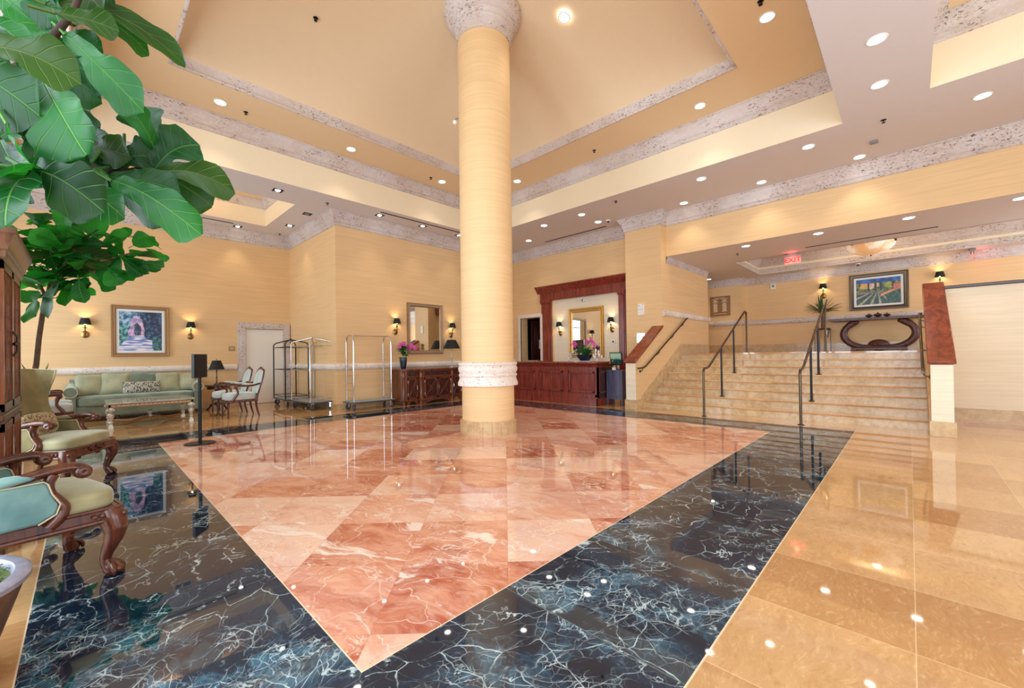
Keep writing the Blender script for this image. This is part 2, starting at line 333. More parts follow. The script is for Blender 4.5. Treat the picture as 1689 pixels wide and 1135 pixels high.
# ------------------------------------------------------------------ mesh helpers
class MB:
    def __init__(s): s.v = []; s.f = []; s.mi = []; s.uv = None
    def add(s, vs, fs, mi=0, mat=None):
        n = len(s.v)
        for p in vs:
            p = Vector(p)
            s.v.append(tuple(mat @ p) if mat else tuple(p))
        for f in fs: s.f.append(tuple(n + i for i in f)); s.mi.append(mi)
        return s
    def box(s, x0, x1, y0, y1, z0, z1, mi=0, mat=None):
        vs = [(x, y, z) for x in (x0, x1) for y in (y0, y1) for z in (z0, z1)]
        return s.add(vs, [(0, 1, 3, 2), (4, 6, 7, 5), (0, 4, 5, 1), (2, 3, 7, 6), (0, 2, 6, 4), (1, 5, 7, 3)], mi, mat)
    def quad(s, a, b, c, d, mi=0): return s.add([a, b, c, d], [(0, 1, 2, 3)], mi)
    def prism(s, poly, axis, a, b, mi=0, mat=None):
        """poly: 2-D outline in the other two axes (xz for axis y, yz for axis x, xy for axis z)"""
        def P(p, t):
            return {0: (t, p[0], p[1]), 1: (p[0], t, p[1]), 2: (p[0], p[1], t)}[axis]
        n = len(poly); vs = [P(p, a) for p in poly] + [P(p, b) for p in poly]
        fs = [tuple(range(n))[::-1], tuple(range(n, 2 * n))] + [(i, (i + 1) % n, n + (i + 1) % n, n + i) for i in range(n)]
        return s.add(vs, fs, mi, mat)
    def lathe(s, prof, seg=24, c=(0, 0), a0=0.0, a1=2 * pi, mi=0, mat=None, sx=1.0, sy=1.0):
        full = abs(a1 - a0 - 2 * pi) < 1e-6; k = seg if full else seg + 1
        vs = [(c[0] + r * sx * cos(a0 + (a1 - a0) * i / seg), c[1] + r * sy * sin(a0 + (a1 - a0) * i / seg), z) for r, z in prof for i in range(k)]
        fs = []
        for j in range(len(prof) - 1):
            for i in range(seg):
                i2 = (i + 1) % k if full else i + 1
                fs.append((j * k + i, j * k + i2, (j + 1) * k + i2, (j + 1) * k + i))
        return s.add(vs, fs, mi, mat)
    def tube(s, pts, r, seg=10, mi=0, mat=None, cap=True, flat=1.0):
        pts = [Vector(p) for p in pts]; n = len(pts)
        rs = r if isinstance(r, (list, tuple)) else [r] * n
        vs = []; prev = None
        for i, p in enumerate(pts):
            t = (pts[min(i + 1, n - 1)] - pts[max(i - 1, 0)])
            t = t.normalized() if t.length > 1e-9 else Vector((0, 0, 1))
            if prev is None:
                a = Vector((0, 0, 1)) if abs(t.z) < 0.9 else Vector((1, 0, 0))
                x = t.cross(a).normalized()
            else:
                x = (prev - t * prev.dot(t))
                x = x.normalized() if x.length > 1e-6 else t.cross(Vector((0, 0, 1))).normalized()
            prev = x; y = t.cross(x)
            for k in range(seg):
                a = 2 * pi * k / seg
                vs.append(p + x * cos(a) * rs[i] + y * sin(a) * rs[i] * flat)
        fs = [(i * seg + k, i * seg + (k + 1) % seg, (i + 1) * seg + (k + 1) % seg, (i + 1) * seg + k) for i in range(n - 1) for k in range(seg)]
        if cap: fs += [tuple(range(seg))[::-1], tuple((n - 1) * seg + k for k in range(seg))]
        return s.add(vs, fs, mi, mat)
    def stube(s, pts, r, seg=12, mi=0, k=4, **kw):
        """tube along a Catmull-Rom curve"""
        P_ = [Vector(p) for p in pts]; n = len(P_); rs = r if isinstance(r, (list, tuple)) else [r] * n
        q, rr = [], []
        for i in range(n - 1):
            a, b, c, d = P_[max(i - 1, 0)], P_[i], P_[i + 1], P_[min(i + 2, n - 1)]
            for j in range(k):
                t = j / k; q.append(0.5 * ((2 * b) + (c - a) * t + (2 * a - 5 * b + 4 * c - d) * t * t + (3 * b - a - 3 * c + d) * t ** 3)); rr.append(rs[i] + (rs[i + 1] - rs[i]) * (3 * t * t - 2 * t ** 3))
        q.append(P_[-1]); rr.append(rs[-1])
        return s.tube(q, rr, seg, mi, **kw)
    def ball(s, c, r, seg=12, rings=8, mi=0, mat=None, sc=(1, 1, 1)):
        prof = [(r * sin(pi * j / rings), -r * cos(pi * j / rings)) for j in range(rings + 1)]
        m = Matrix.Translation(c) @ Matrix.Diagonal((sc[0], sc[1], sc[2], 1))
        return s.lathe(prof, seg, mi=mi, mat=(mat @ m) if mat else m)
    def pad(s, x0, x1, y0, y1, z0, z1, n=8, p=4.0, mi=0, mat=None, fn=None):
        """upholstered box: a superellipsoid, fn(x,y,z)->(x,y,z) bends it"""
        cx, cy, cz = (x0 + x1) / 2, (y0 + y1) / 2, (z0 + z1) / 2
        hx, hy, hz = (x1 - x0) / 2, (y1 - y0) / 2, (z1 - z0) / 2
        vs = []; fs = []; idx = {}
        def V(a, b, c):
            k = (round(a, 4), round(b, 4), round(c, 4))
            if k not in idx:
                L = (abs(a) ** p + abs(b) ** p + abs(c) ** p) ** (1 / p)
                q = (cx + hx * a / L, cy + hy * b / L, cz + hz * c / L)
                idx[k] = len(vs); vs.append(fn(*q) if fn else q)
            return idx[k]
        g = [sin((-1 + 2 * i / n) * pi / 2) for i in range(n + 1)]
        for ax in range(3):
            for sg in (-1, 1):
                for i in range(n):
                    for j in range(n):
                        q = []
                        for (a, b) in ((g[i], g[j]), (g[i + 1], g[j]), (g[i + 1], g[j + 1]), (g[i], g[j + 1])):
                            c = [0, 0, 0]; c[ax] = sg; c[(ax + 1) % 3] = a; c[(ax + 2) % 3] = b; q.append(V(*c))
                        fs.append(tuple(q) if sg > 0 else tuple(q[::-1]))
        return s.add(vs, fs, mi, mat)
    def build(s, name, mats, parent=None, smooth=35, bevel=0.0):
        me = bpy.data.meshes.new(name); me.from_pydata(s.v, [], s.f)
        if not isinstance(mats, (list, tuple)): mats = [mats]
        for m in mats: me.materials.append(m)
        me.polygons.foreach_set('material_index', s.mi)
        if s.uv:
            ul = me.uv_layers.new(name='uv')
            for poly in me.polygons:
                for li in poly.loop_indices: ul.data[li].uv = s.uv[me.loops[li].vertex_index]
        me.update()
        if smooth:
            me.shade_smooth(); me.set_sharp_from_angle(angle=R(smooth))
        o = bpy.data.objects.new(name, me); COL.objects.link(o)
        if parent: o.parent = parent
        if bevel:
            b = o.modifiers.new('bevel', 'BEVEL'); b.width = bevel; b.segments = 2; b.limit_method = 'ANGLE'; b.angle_limit = R(40)
        return o

def tag(o, label=None, cat=None, group=None, kind=None):
    if label: o['label'] = label
    if cat: o['category'] = cat
    if group: o['group'] = group
    if kind: o['kind'] = kind
    return o
def thing(name, label, cat, loc=(0, 0, 0), rz=0.0, group=None):
    o = bpy.data.objects.new(name, None); COL.objects.link(o)
    o.location = loc; o.rotation_euler = (0, 0, rz); o.empty_display_size = 0.1
    return tag(o, label, cat, group)
def struct(o): o['kind'] = 'structure'; return o
KIDS = {}
def copy_tree(o, label=None, loc=None, rz=None, parent=None):
    c = o.copy(); COL.objects.link(c)
    if parent: c.parent = parent
    for ch in [k for k in o.children]: copy_tree(ch, parent=c)
    if label: c['label'] = label
    if loc is not None: c.location = loc
    if rz is not None: c.rotation_euler = (0, 0, rz)
    return c
def sweep(mb, path, prof, mi=0, closed=False):
    """profile (offset to the right of the heading, z) carried along an xy path with mitred corners"""
    n = len(path); P = [Vector(p) for p in path]; rows = []
    for i in range(n):
        a = P[(i - 1) % n] if (closed or i > 0) else None
        b = P[(i + 1) % n] if (closed or i < n - 1) else None
        d1 = (P[i] - a).normalized() if a is not None else None
        d2 = (b - P[i]).normalized() if b is not None else None
        if d1 is None: d1 = d2
        if d2 is None: d2 = d1
        n1 = Vector((d1.y, -d1.x)); n2 = Vector((d2.y, -d2.x))
        m = n1 + n2; m = m / m.dot(n1) if m.length > 1e-6 else n1
        rows.append([(P[i].x + m.x * o, P[i].y + m.y * o, z) for o, z in prof])
    k = len(prof); vs = [p for r in rows for p in r]; fs = []
    for i in range(n if closed else n - 1):
        j = (i + 1) % n
        for q in range(k - 1): fs.append((i * k + q, i * k + q + 1, j * k + q + 1, j * k + q))
    if not closed: fs += [tuple(range(k)), tuple((n - 1) * k + q for q in range(k))[::-1]]
    return mb.add(vs, fs, mi)
def at(u, v, Y=None, X=None, Z=None):
    d = RT * ((u - CX) / FPX) + UP * (-(v - CY) / FPX) + FW
    o = Vector((0, 0, EYE))
    if Y is not None: t = Y / d.y
    elif X is not None: t = X / d.x
    else: t = (Z - EYE) / d.z
    return o + d * t
# ------------------------------------------------------------------ dimensions of the room
XA, YA, XB, YB = 0.741, 1.549, 7.19, 7.955          # red field
XO0, YO0, XO1, YO1 = -0.197, 0.606, 8.06, 8.793     # dark border
ZL, Z2, Z3 = 4.633, 5.47, 5.66                      # soffit, tray ceiling, foot of the upper vault
Y_SOFA, X_SIDE, Y_MID, X_REC = 12.745, 4.065, 9.617, 10.098
X_PIER, Y_PIER, Y_SL, Y_SR, X_BEAM = 9.632, 5.216, 4.27, -0.204, 9.915
X_LEFT, Y_REAR = -1.6, -4.0
XS, TR, RS, X_LAND, Z_LAND = 8.729, 0.287, 0.15, 10.738, 1.2
X_BACK, X_PLQ, Y_PLQ, ZS = 15.0, 14.62, 3.87, 3.579
X_LOW = 10.5
TX0, TY0, TX1, TY1 = -0.1, 0.676, 7.927, 8.716      # big tray
UX0, UY0, UX1, UY1 = 0.86, 1.81, 6.777, 7.579       # its upper opening

def cells(mb, x0, x1, y0, y1, z, holes, mi=0, up=False):
    xs = sorted({x0, x1, *[v for h in holes for v in h[:2] if x0 < v < x1]}); ys = sorted({y0, y1, *[v for h in holes for v in h[2:] if y0 < v < y1]})
    for a, b in zip(xs, xs[1:]):
        for c, d in zip(ys, ys[1:]):
            mx, my = (a + b) / 2, (c + d) / 2
            if any(h[0] < mx < h[1] and h[2] < my < h[3] for h in holes): continue
            mb.quad((a, c, z), (b, c, z), (b, d, z), (a, d, z), mi)

# floor: slab, cream marble, dark border, red field, thin inlay lines
fl = MB(); G = 0.006
fl.box(-2.2, 10.9, -4.4, 13.1, -0.25, -0.02, 0)
cells(fl, X_LEFT - 0.2, 10.6, Y_REAR - 0.2, 12.9, 0.0, [(XO0, XO1, YO0, YO1)], 0)
cells(fl, XO0, XO1, YO0, YO1, 0.0, [(XO0 + G, XO1 - G, YO0 + G, YO1 - G)], 4)
cells(fl, XO0 + G, XO1 - G, YO0 + G, YO1 - G, 0.0, [(XA - G, XB + G, YO0, YO1)], 2)
cells(fl, XA - G, XB + G, YO0 + G, YO1 - G, 0.0, [(XA - G, XB + G, YA - G, YB + G)], 1)
cells(fl, XA - G, XB + G, YA - G, YB + G, 0.0, [(XA, XB, YA, YB)], 4)
cells(fl, XA, XB, YA, YB, 0.0, [], 3)
struct(fl.build('floor', [M['creamfl'], M['dark'], M['dark2'], M['red'], M['inlay']], smooth=0))
lf = MB(); lf.box(X_LAND - 0.025, 15.2, -4.9, Y_SL + 0.02, Z_LAND - 0.03, Z_LAND); lf.box(X_LAND, 15.2, -4.9, Y_SL + 0.02, 0.9, Z_LAND - 0.03, 1)
lf.box(12.78, 15.2, Y_SL + 0.02, 6.2, 0.9, Z_LAND)
struct(lf.build('floor_landing', [M['landfl'], M['step']], smooth=0))

# walls
def wall(name, boxes, m=None):
    mb = MB()
    for b in boxes: mb.box(*b)
    return struct(mb.build(name, m or M['paper'], smooth=0))
wall('wall_back', [(X_LEFT - 0.25, X_SIDE, Y_SOFA, Y_SOFA + 0.25, 0, 5.6)])
wall('wall_center', [(X_SIDE, X_REC + 0.4, Y_MID, Y_SOFA + 0.25, 0, ZL + 0.05)])
# reception wall: recess for the framed panel, doorway beside it
wall('wall_reception', [(X_REC, 10.4, 5.2, Y_MID, 3.0, ZL + 0.05), (X_REC, 10.4, 7.98, 8.46, 0, 3.0), (X_REC, 10.4, 8.46, 9.3, 2.42, 3.0), (X_REC, 10.4, 9.3, Y_MID, 0, 3.0)])
wall('wall_reception_recess', [(10.16, 10.4, 5.2, 7.98, 0, 3.0)], M['cream'])
wall('wall_office', [(11.3, 11.4, 7.8, 9.95, 0, 3.0), (10.4, 11.4, 7.7, 7.8, 0, 3.0), (10.5, 11.4, 9.95, 10.05, 0, 3.0), (10.4, 11.4, 7.7, 10.05, 3.0, 3.1), (10.4, 11.4, 7.7, 10.05, -0.2, 0.0)], M['mahogdark'])
wall('wall_pier', [(X_PIER, 10.4, Y_SL, Y_PIER, 0, ZL + 0.05)], M['paper'])
# stair flank walls with a sloping top
def flank(name, y0, y1, x1, slope):
    mb = MB(); zt = 1.0; z1 = zt + slope * (x1 - 8.255)
    mb.prism([(8.255, 0), (x1, 0), (x1, z1), (8.255, zt)], 1, y0, y1)
    o = struct(mb.build(name, M['paper'], smooth=0))
    fp = MB(); fp.box(8.249, 8.255, y0, y1, 0.0, zt); fp.build('end_panel', M['cream'], o, smooth=0)  # paler sheet over the same wallpaper: window daylight put into the front colour
    cp = MB(); ov = 0.03
    cp.prism([(8.215, zt + 0.005), (x1, z1 + 0.025), (x1, z1 + 0.08), (8.205, zt + 0.055)], 1, y0 - ov, y1 + ov)
    c = cp.build('rail_cap', M['capwood'], o, bevel=0.012); c['label'] = 'polished wood cap'
    pl = MB(); pl.box(8.228, 8.56, y0 - 0.022, y1 + 0.022, 0, 0.21); pl.build('plinth', M['base'], o, bevel=0.004)
    return o
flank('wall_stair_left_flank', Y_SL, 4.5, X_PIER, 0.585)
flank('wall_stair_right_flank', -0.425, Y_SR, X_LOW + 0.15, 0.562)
wall('wall_stair_left', [(10.4, 12.78, Y_SL, 4.45, 0, ZS), (12.6, 12.78, 4.45, 6.2, 0.9, ZS)])
wall('wall_landing_side', [(12.6, 15.3, 6.2, 6.35, 0.9, ZS + 0.1)])
wall('wall_landing_back', [(X_BACK, 15.2, -4.9, Y_PLQ, 0.9, 4.3), (X_PLQ, 15.2, Y_PLQ, 6.2, 0.9, 4.3)])
wall('wall_landing_far', [(14.2, 15.2, -5.0, -4.85, 0.9, 4.3)])
wall('wall_low_right', [(X_LOW, X_LOW + 0.15, -4.2, -0.425, 0, 2.27)], M['cream'])
lc = MB(); lc.box(X_LOW - 0.03, X_LOW + 0.18, -4.2, -0.4, 2.272, 2.325)
struct(lc.build('trim_low_wall_cap', M['mahogdark'], bevel=0.008))
wall('wall_beam', [(X_BEAM, 10.35, -5.0, Y_SL, ZS + 0.004, ZL + 0.05)])
# left wall and rear wall with tall windows
def window_wall(name, fixed, lo, hi, openings, zb, zt, axis):
    mb = MB()
    def bx(a, b, z0, z1):
        if axis == 'x': mb.box(fixed - 0.25, fixed, a, b, z0, z1)
        else: mb.box(a, b, fixed - 0.25, fixed, z0, z1)
    e = lo
    for a, b in openings:
        bx(e, a, 0, 4.7); bx(a, b, 0, zb); bx(a, b, zt, 4.7); e = b
    bx(e, hi, 0, 4.7)
    struct(mb.build(name, M['paper'], smooth=0))
window_wall('wall_left', X_LEFT, Y_REAR - 0.25, Y_SOFA + 0.2, WIN_Y, 0.35, 3.9, 'x')
REAR_W = [(0.2, 3.2), (4.2, 7.2)]
window_wall('wall_rear', Y_REAR, X_LEFT - 0.25, 10.65, REAR_W, 0.35, 3.7, 'y')
def windows():
    k = 1
    for axis, fixed, ops, zt in (('x', X_LEFT, WIN_Y, 3.9), ('y', Y_REAR, REAR_W, 3.7)):
        for a, b in ops:
            mb = MB()
            def bx(p, q, z0, z1, d=0.06):
                if axis == 'x': mb.box(fixed - 0.16 - d / 2, fixed - 0.16 + d / 2, p, q, z0, z1)
                else: mb.box(p, q, fixed - 0.16 - d / 2, fixed - 0.16 + d / 2, z0, z1)
            for p in (a, (a + b) / 2 - 0.03, b - 0.06): bx(p, p + 0.06, 0.35, zt)
            for z in (0.35, 2.9, zt - 0.06): bx(a, b, z, z + 0.06)
            struct(mb.build('window_%d' % k, M['mahogdark'], smooth=0)); k += 1
windows()

# ceilings -----------------------------------------------------------------
LT = (-1.0, 3.25, 9.77, 11.92)                       # tray over the sofa corner
T2 = (-1.2, 7.69, -3.4, -0.24)                       # second tray by the camera
cl = MB()
cells(cl, X_LEFT - 0.2, 10.4, Y_REAR - 0.2, 12.9, ZL, [(TX0, TX1, TY0, TY1), LT, T2], 0)
struct(cl.build('ceiling_soffit', M['soffit'], smooth=0))
def tray(name, x0, x1, y0, y1, zt, crown, ceil_holes=(), facem='trayface', zb=ZL):
    f = MB()
    for a, b in (((x0, y0), (x1, y0)), ((x1, y0), (x1, y1)), ((x1, y1), (x0, y1)), ((x0, y1), (x0, y0))):
        f.quad((a[0], a[1], zb), (b[0], b[1], zb), (b[0], b[1], zt), (a[0], a[1], zt))
    cells(f, x0, x1, y0, y1, zt, list(ceil_holes), 1)
    struct(f.build(name, [M[facem], M['trayceil']], smooth=0))
    t = MB(); sweep(t, [(x0, y0), (x0, y1), (x1, y1), (x1, y0)], crown, closed=True)
    struct(t.build('trim_' + name, M['trav'], smooth=25))
def crown(zb, zt, d):
    h = zt - zb
    return [(0, zb - 0.002), (d * .12, zb), (d * .2, zb + h * .06), (d * .2, zb + h * .2), (d * .34, zb + h * .26), (d * .34, zb + h * .38), (d * .42, zb + h * .5),
            (d * .62, zb + h * .68), (d * .82, zb + h * .82), (d * .86, zb + h * .88), (d, zb + h * .92), (d, zt - 0.001)]
tray('ceiling_tray', TX0, TX1, TY0, TY1, Z2, crown(5.186, Z2, 0.17), [(UX0, UX1, UY0, UY1)])
tray('ceiling_tray_front', T2[0], T2[1], T2[2], T2[3], Z2, crown(5.186, Z2, 0.17))
tray('ceiling_tray_corner', LT[0], LT[1], LT[2], LT[3], 5.26, crown(5.05, 5.26, 0.12))
st = MB()
sweep(st, [(UX0, UY0), (UX0, UY1), (UX1, UY1), (UX1, UY0)], [(-0.02, Z2 - 0.002), (0.0, Z2 - 0.012), (0.018, Z2 - 0.01), (0.018, Z2 + 0.03), (0.004, Z2 + 0.045), (0.004, Z3 - 0.04), (0.012, Z3), (-0.03, Z3 + 0.004)], closed=True)
struct(st.build('trim_tray_opening', M['trav'], smooth=25))
dm = MB(); N = 28; vs = []
for i in range(N + 1):
    for j in range(N + 1):
        u, v = -1 + 2 * i / N, -1 + 2 * j / N
        vs.append(((UX0 + UX1) / 2 + (UX1 - UX0) / 2 * u, (UY0 + UY1) / 2 + (UY1 - UY0) / 2 * v, Z3 - 0.01 + 1.12 * (1 - u * u) ** 0.8 * (1 - v * v) ** 0.8))
dm.add(vs, [(i * (N + 1) + j, (i + 1) * (N + 1) + j, (i + 1) * (N + 1) + j + 1, i * (N + 1) + j + 1) for i in range(N) for j in range(N)])
struct(dm.build('ceiling_vault', M['dome'], smooth=60))
# landing ceiling with its coffer
CO = (11.89, 14.4, -4.4, 3.31)
lcg = MB(); cells(lcg, X_BEAM, 15.2, -5.0, Y_SL + 0.1, ZS, [CO], 0); cells(lcg, 12.6, 15.2, Y_SL + 0.1, 6.35, ZS, [], 0)
struct(lcg.build('ceiling_landing', M['soffit'], smooth=0))
cf = MB(); zc = 4.05
for a, b in (((CO[0], CO[2]), (CO[1], CO[2])), ((CO[1], CO[2]), (CO[1], CO[3])), ((CO[1], CO[3]), (CO[0], CO[3])), ((CO[0], CO[3]), (CO[0], CO[2]))):
    cf.quad((a[0], a[1], ZS), (b[0], b[1], ZS), (b[0], b[1], zc), (a[0], a[1], zc))
cells(cf, *CO, zc, [], 0)
struct(cf.build('ceiling_landing_coffer', M['trayface'], smooth=0))
for nm, prof in (('trim_coffer_band', [(0, ZS - 0.004), (0.03, ZS - 0.004), (0.03, ZS + 0.04), (0.015, ZS + 0.05), (0.015, ZS + 0.15), (0, ZS + 0.155)]), ('trim_coffer_crown', crown(3.80, zc, 0.14))):
    t = MB(); sweep(t, [(CO[0], CO[2]), (CO[0], CO[3]), (CO[1], CO[3]), (CO[1], CO[2])], prof, closed=True)
    struct(t.build(nm, M['trav'], smooth=25))

# crowns, chair rails, baseboards
def trim(name, path, prof, m='trav'):
    t = MB(); sweep(t, path, prof); return struct(t.build(name, M[m], smooth=25))
trim('trim_crown', [(X_LEFT, Y_SOFA), (X_SIDE, Y_SOFA), (X_SIDE, Y_MID), (X_REC, Y_MID), (X_REC, Y_PIER), (X_PIER, Y_PIER), (X_PIER, Y_SL), (X_BEAM, Y_SL), (X_BEAM, -4.2)], crown(4.317, ZL, 0.15))
trim('trim_crown_stair', [(X_BEAM - 0.03, Y_SL), (12.78, Y_SL)], crown(3.42, ZS, 0.05))
trim('trim_crown_landing', [(X_PLQ, 6.2), (X_PLQ, Y_PLQ), (X_BACK, Y_PLQ), (X_BACK, -4.8)], crown(3.36, ZS, 0.12))
def rail(zb, h=0.15, d=0.055): return [(0, zb)] + [(0.012 + d * sin(a * pi / 8), zb + h / 2 - h / 2 * cos(a * pi / 8)) for a in range(9)] + [(0, zb + h)]
trim('trim_chair_rail_sofa', [(X_LEFT, Y_SOFA), (2.77, Y_SOFA)], rail(0.93), 'travw')
trim('trim_chair_rail_center', [(X_SIDE, Y_SOFA), (X_SIDE, Y_MID), (X_REC, Y_MID)], rail(0.92), 'travw')
trim('trim_chair_rail_stair', [(X_PIER + 0.03, Y_SL), (12.78, Y_SL), (12.78, 6.2)][0:2], rail(2.11, 0.15), 'travw')
trim('trim_chair_rail_landing', [(X_PLQ, 6.2), (X_PLQ, Y_PLQ), (X_BACK, Y_PLQ), (X_BACK, -4.8)], rail(2.07, 0.16))
def basep(z, h, d=0.02): return [(0, z), (d, z), (d, z + h), (0, z + h + 0.006)]
trim('baseboard_sofa', [(X_LEFT, Y_SOFA), (2.77, Y_SOFA)], basep(0, 0.13), 'base')
trim('baseboard_center', [(X_SIDE, Y_SOFA), (X_SIDE, Y_MID), (X_REC, Y_MID)], basep(0, 0.13), 'base')
trim('baseboard_low_wall', [(X_LOW, -0.44), (X_LOW, -4.2)], basep(0, 0.19), 'base')
trim('baseboard_landing', [(X_PLQ, 6.2), (X_PLQ, Y_PLQ), (X_BACK, Y_PLQ), (X_BACK, -4.8)], basep(Z_LAND, 0.24), 'base')
for nm, y, s in (('left', Y_SL, -1), ('right', Y_SR, 1)):
    t = MB(); x1 = 12.78 if nm == 'left' else X_LOW + 0.15
    poly = [(8.5, 0.0), (12.2 if 0 else x1, 0.0), (x1, 1.44), (10.69, 1.44), (8.5, 0.27)] if nm == 'left' else [(8.5, 0.0), (x1, 0.0), (x1, 1.42), (10.65, 1.42), (8.5, 0.27)]
    t.prism(poly, 1, y, y + s * 0.014)
    struct(t.build('baseboard_stair_' + nm, M['base'], smooth=0))

# stairs
stairs = thing('staircase', 'broad travertine staircase with eight risers up to the landing', 'stairs', (XS, 2.03, 0))
for i in range(7):
    x = XS + TR * i - XS; z = RS * (i + 1); y0, y1 = Y_SR + 0.016 - 2.03, Y_SL - 0.016 - 2.03
    mb = MB(); mb.box(x, X_LAND - XS if i == 6 else x + TR + 0.02, y0, y1, max(0, z - 2 * RS), z - 0.028)
    mb.prism([(x - 0.022, z - 0.028), (x + TR + 0.001, z - 0.028), (x + TR + 0.001, z), (x - 0.016, z), (x - 0.024, z - 0.008), (x - 0.026, z - 0.016)], 1, y0, y1, 1)
    mb.build('step', [M['step'], M['landfl']], stairs, smooth=0)

# doors
def casing(mb, axis, plane, a, b, zt, w, d):
    """three-sided stone casing round an opening a..b, standing d proud of a wall plane"""
    for p, q, z0, z1 in ((a - w, a, 0, zt + w), (b, b + w, 0, zt + w), (a, b, zt, zt + w)):
        for k, (i, e) in enumerate(((0, d), (0.35 * w, d * 1.5))):
            if axis == 'y': mb.box(p + (i if k and p != a else 0), q, plane - e, plane, z0, z1 - (0.0 if not k else i))
            else: mb.box(plane - e, plane, p, q - (i if k and p != a else 0), z0, z1 - (0.0 if not k else i))
d1 = MB(); d1.box(2.96, 3.87, Y_SOFA - 0.02, Y_SOFA, 0.01, 2.01)
d1o = struct(d1.build('door_1', M['white'], bevel=0.004))
cs = MB(); casing(cs, 'y', Y_SOFA, 2.96, 3.87, 2.02, 0.175, 0.05); cs.build('door_casing', M['trav'], d1o, bevel=0.006)
d2 = MB(); d2.box(-0.03, 0.03, -0.82, 0.0, 0.01, 2.38)
for z0, z1 in ((0.2, 1.0), (1.15, 2.2)):
    d2.box(-0.04, 0.04, -0.70, -0.12, z0, z1); d2.box(-0.046, 0.046, -0.62, -0.20, z0 + 0.08, z1 - 0.08)
d2o = struct(d2.build('door_2', M['mahogdark'], bevel=0.006)); d2o.location = (10.5, 9.24, 0); d2o.rotation_euler = (0, 0, R(62))
cs = MB(); casing(cs, 'x', X_REC, 8.46, 9.3, 2.42, 0.12, 0.045)
c2 = cs.build('trim_door_casing', M['travw'], bevel=0.006); struct(c2)
nt = MB(); nt.box(-0.05, -0.048, -0.50, -0.27, 1.42, 1.72); nt.build('notice', M['paperw'], d2o, smooth=0)
# ------------------------------------------------------------------ column
col = tag(thing('column', 'tall round column covered in gold grasscloth with carved stone band and flared capital', 'column', (4.48, 4.87, 0)), kind='thing')
mb = MB(); mb.lathe([(0.415, 0.2), (0.415, 6.3)], 64); mb.build('shaft', M['paper'], col, smooth=60)
mb = MB()
for i in range(20):
    a0, a1 = 2 * pi * (i + 0.01) / 20, 2 * pi * (i + 0.99) / 20
    mb.lathe([(0.40, 0.0), (0.452, 0.0), (0.452, 0.205), (0.44, 0.215), (0.41, 0.215)], 4, a0=a0, a1=a1)
mb.build('base', M['base'], col, smooth=30)
mb = MB(); mb.lathe([(0.41, 0.745), (0.478, 0.75), (0.478, 0.79), (0.462, 0.83), (0.452, 0.86), (0.452, 0.885), (0.462, 0.893), (0.468, 0.91), (0.462, 0.925), (0.448, 0.935), (0.455, 0.95), (0.47, 0.98), (0.472, 1.02), (0.462, 1.045), (0.45, 1.055), (0.462, 1.065), (0.47, 1.085), (0.468, 1.105), (0.455, 1.115), (0.41, 1.118)], 64)
mb.build('stone_band', M['travw'], col, smooth=35)
mb = MB(); mb.lathe([(0.41, 6.19), (0.435, 6.19), (0.438, 6.22), (0.445, 6.36), (0.452, 6.37), (0.462, 6.385), (0.462, 6.41), (0.47, 6.42), (0.49, 6.45), (0.50, 6.47), (0.50, 6.48), (0.52, 6.49), (0.57, 6.54), (0.60, 6.60), (0.612, 6.64), (0.622, 6.65), (0.625, 6.70), (0.625, 6.80)], 64)
mb.build('capital', M['trav'], col, smooth=35)

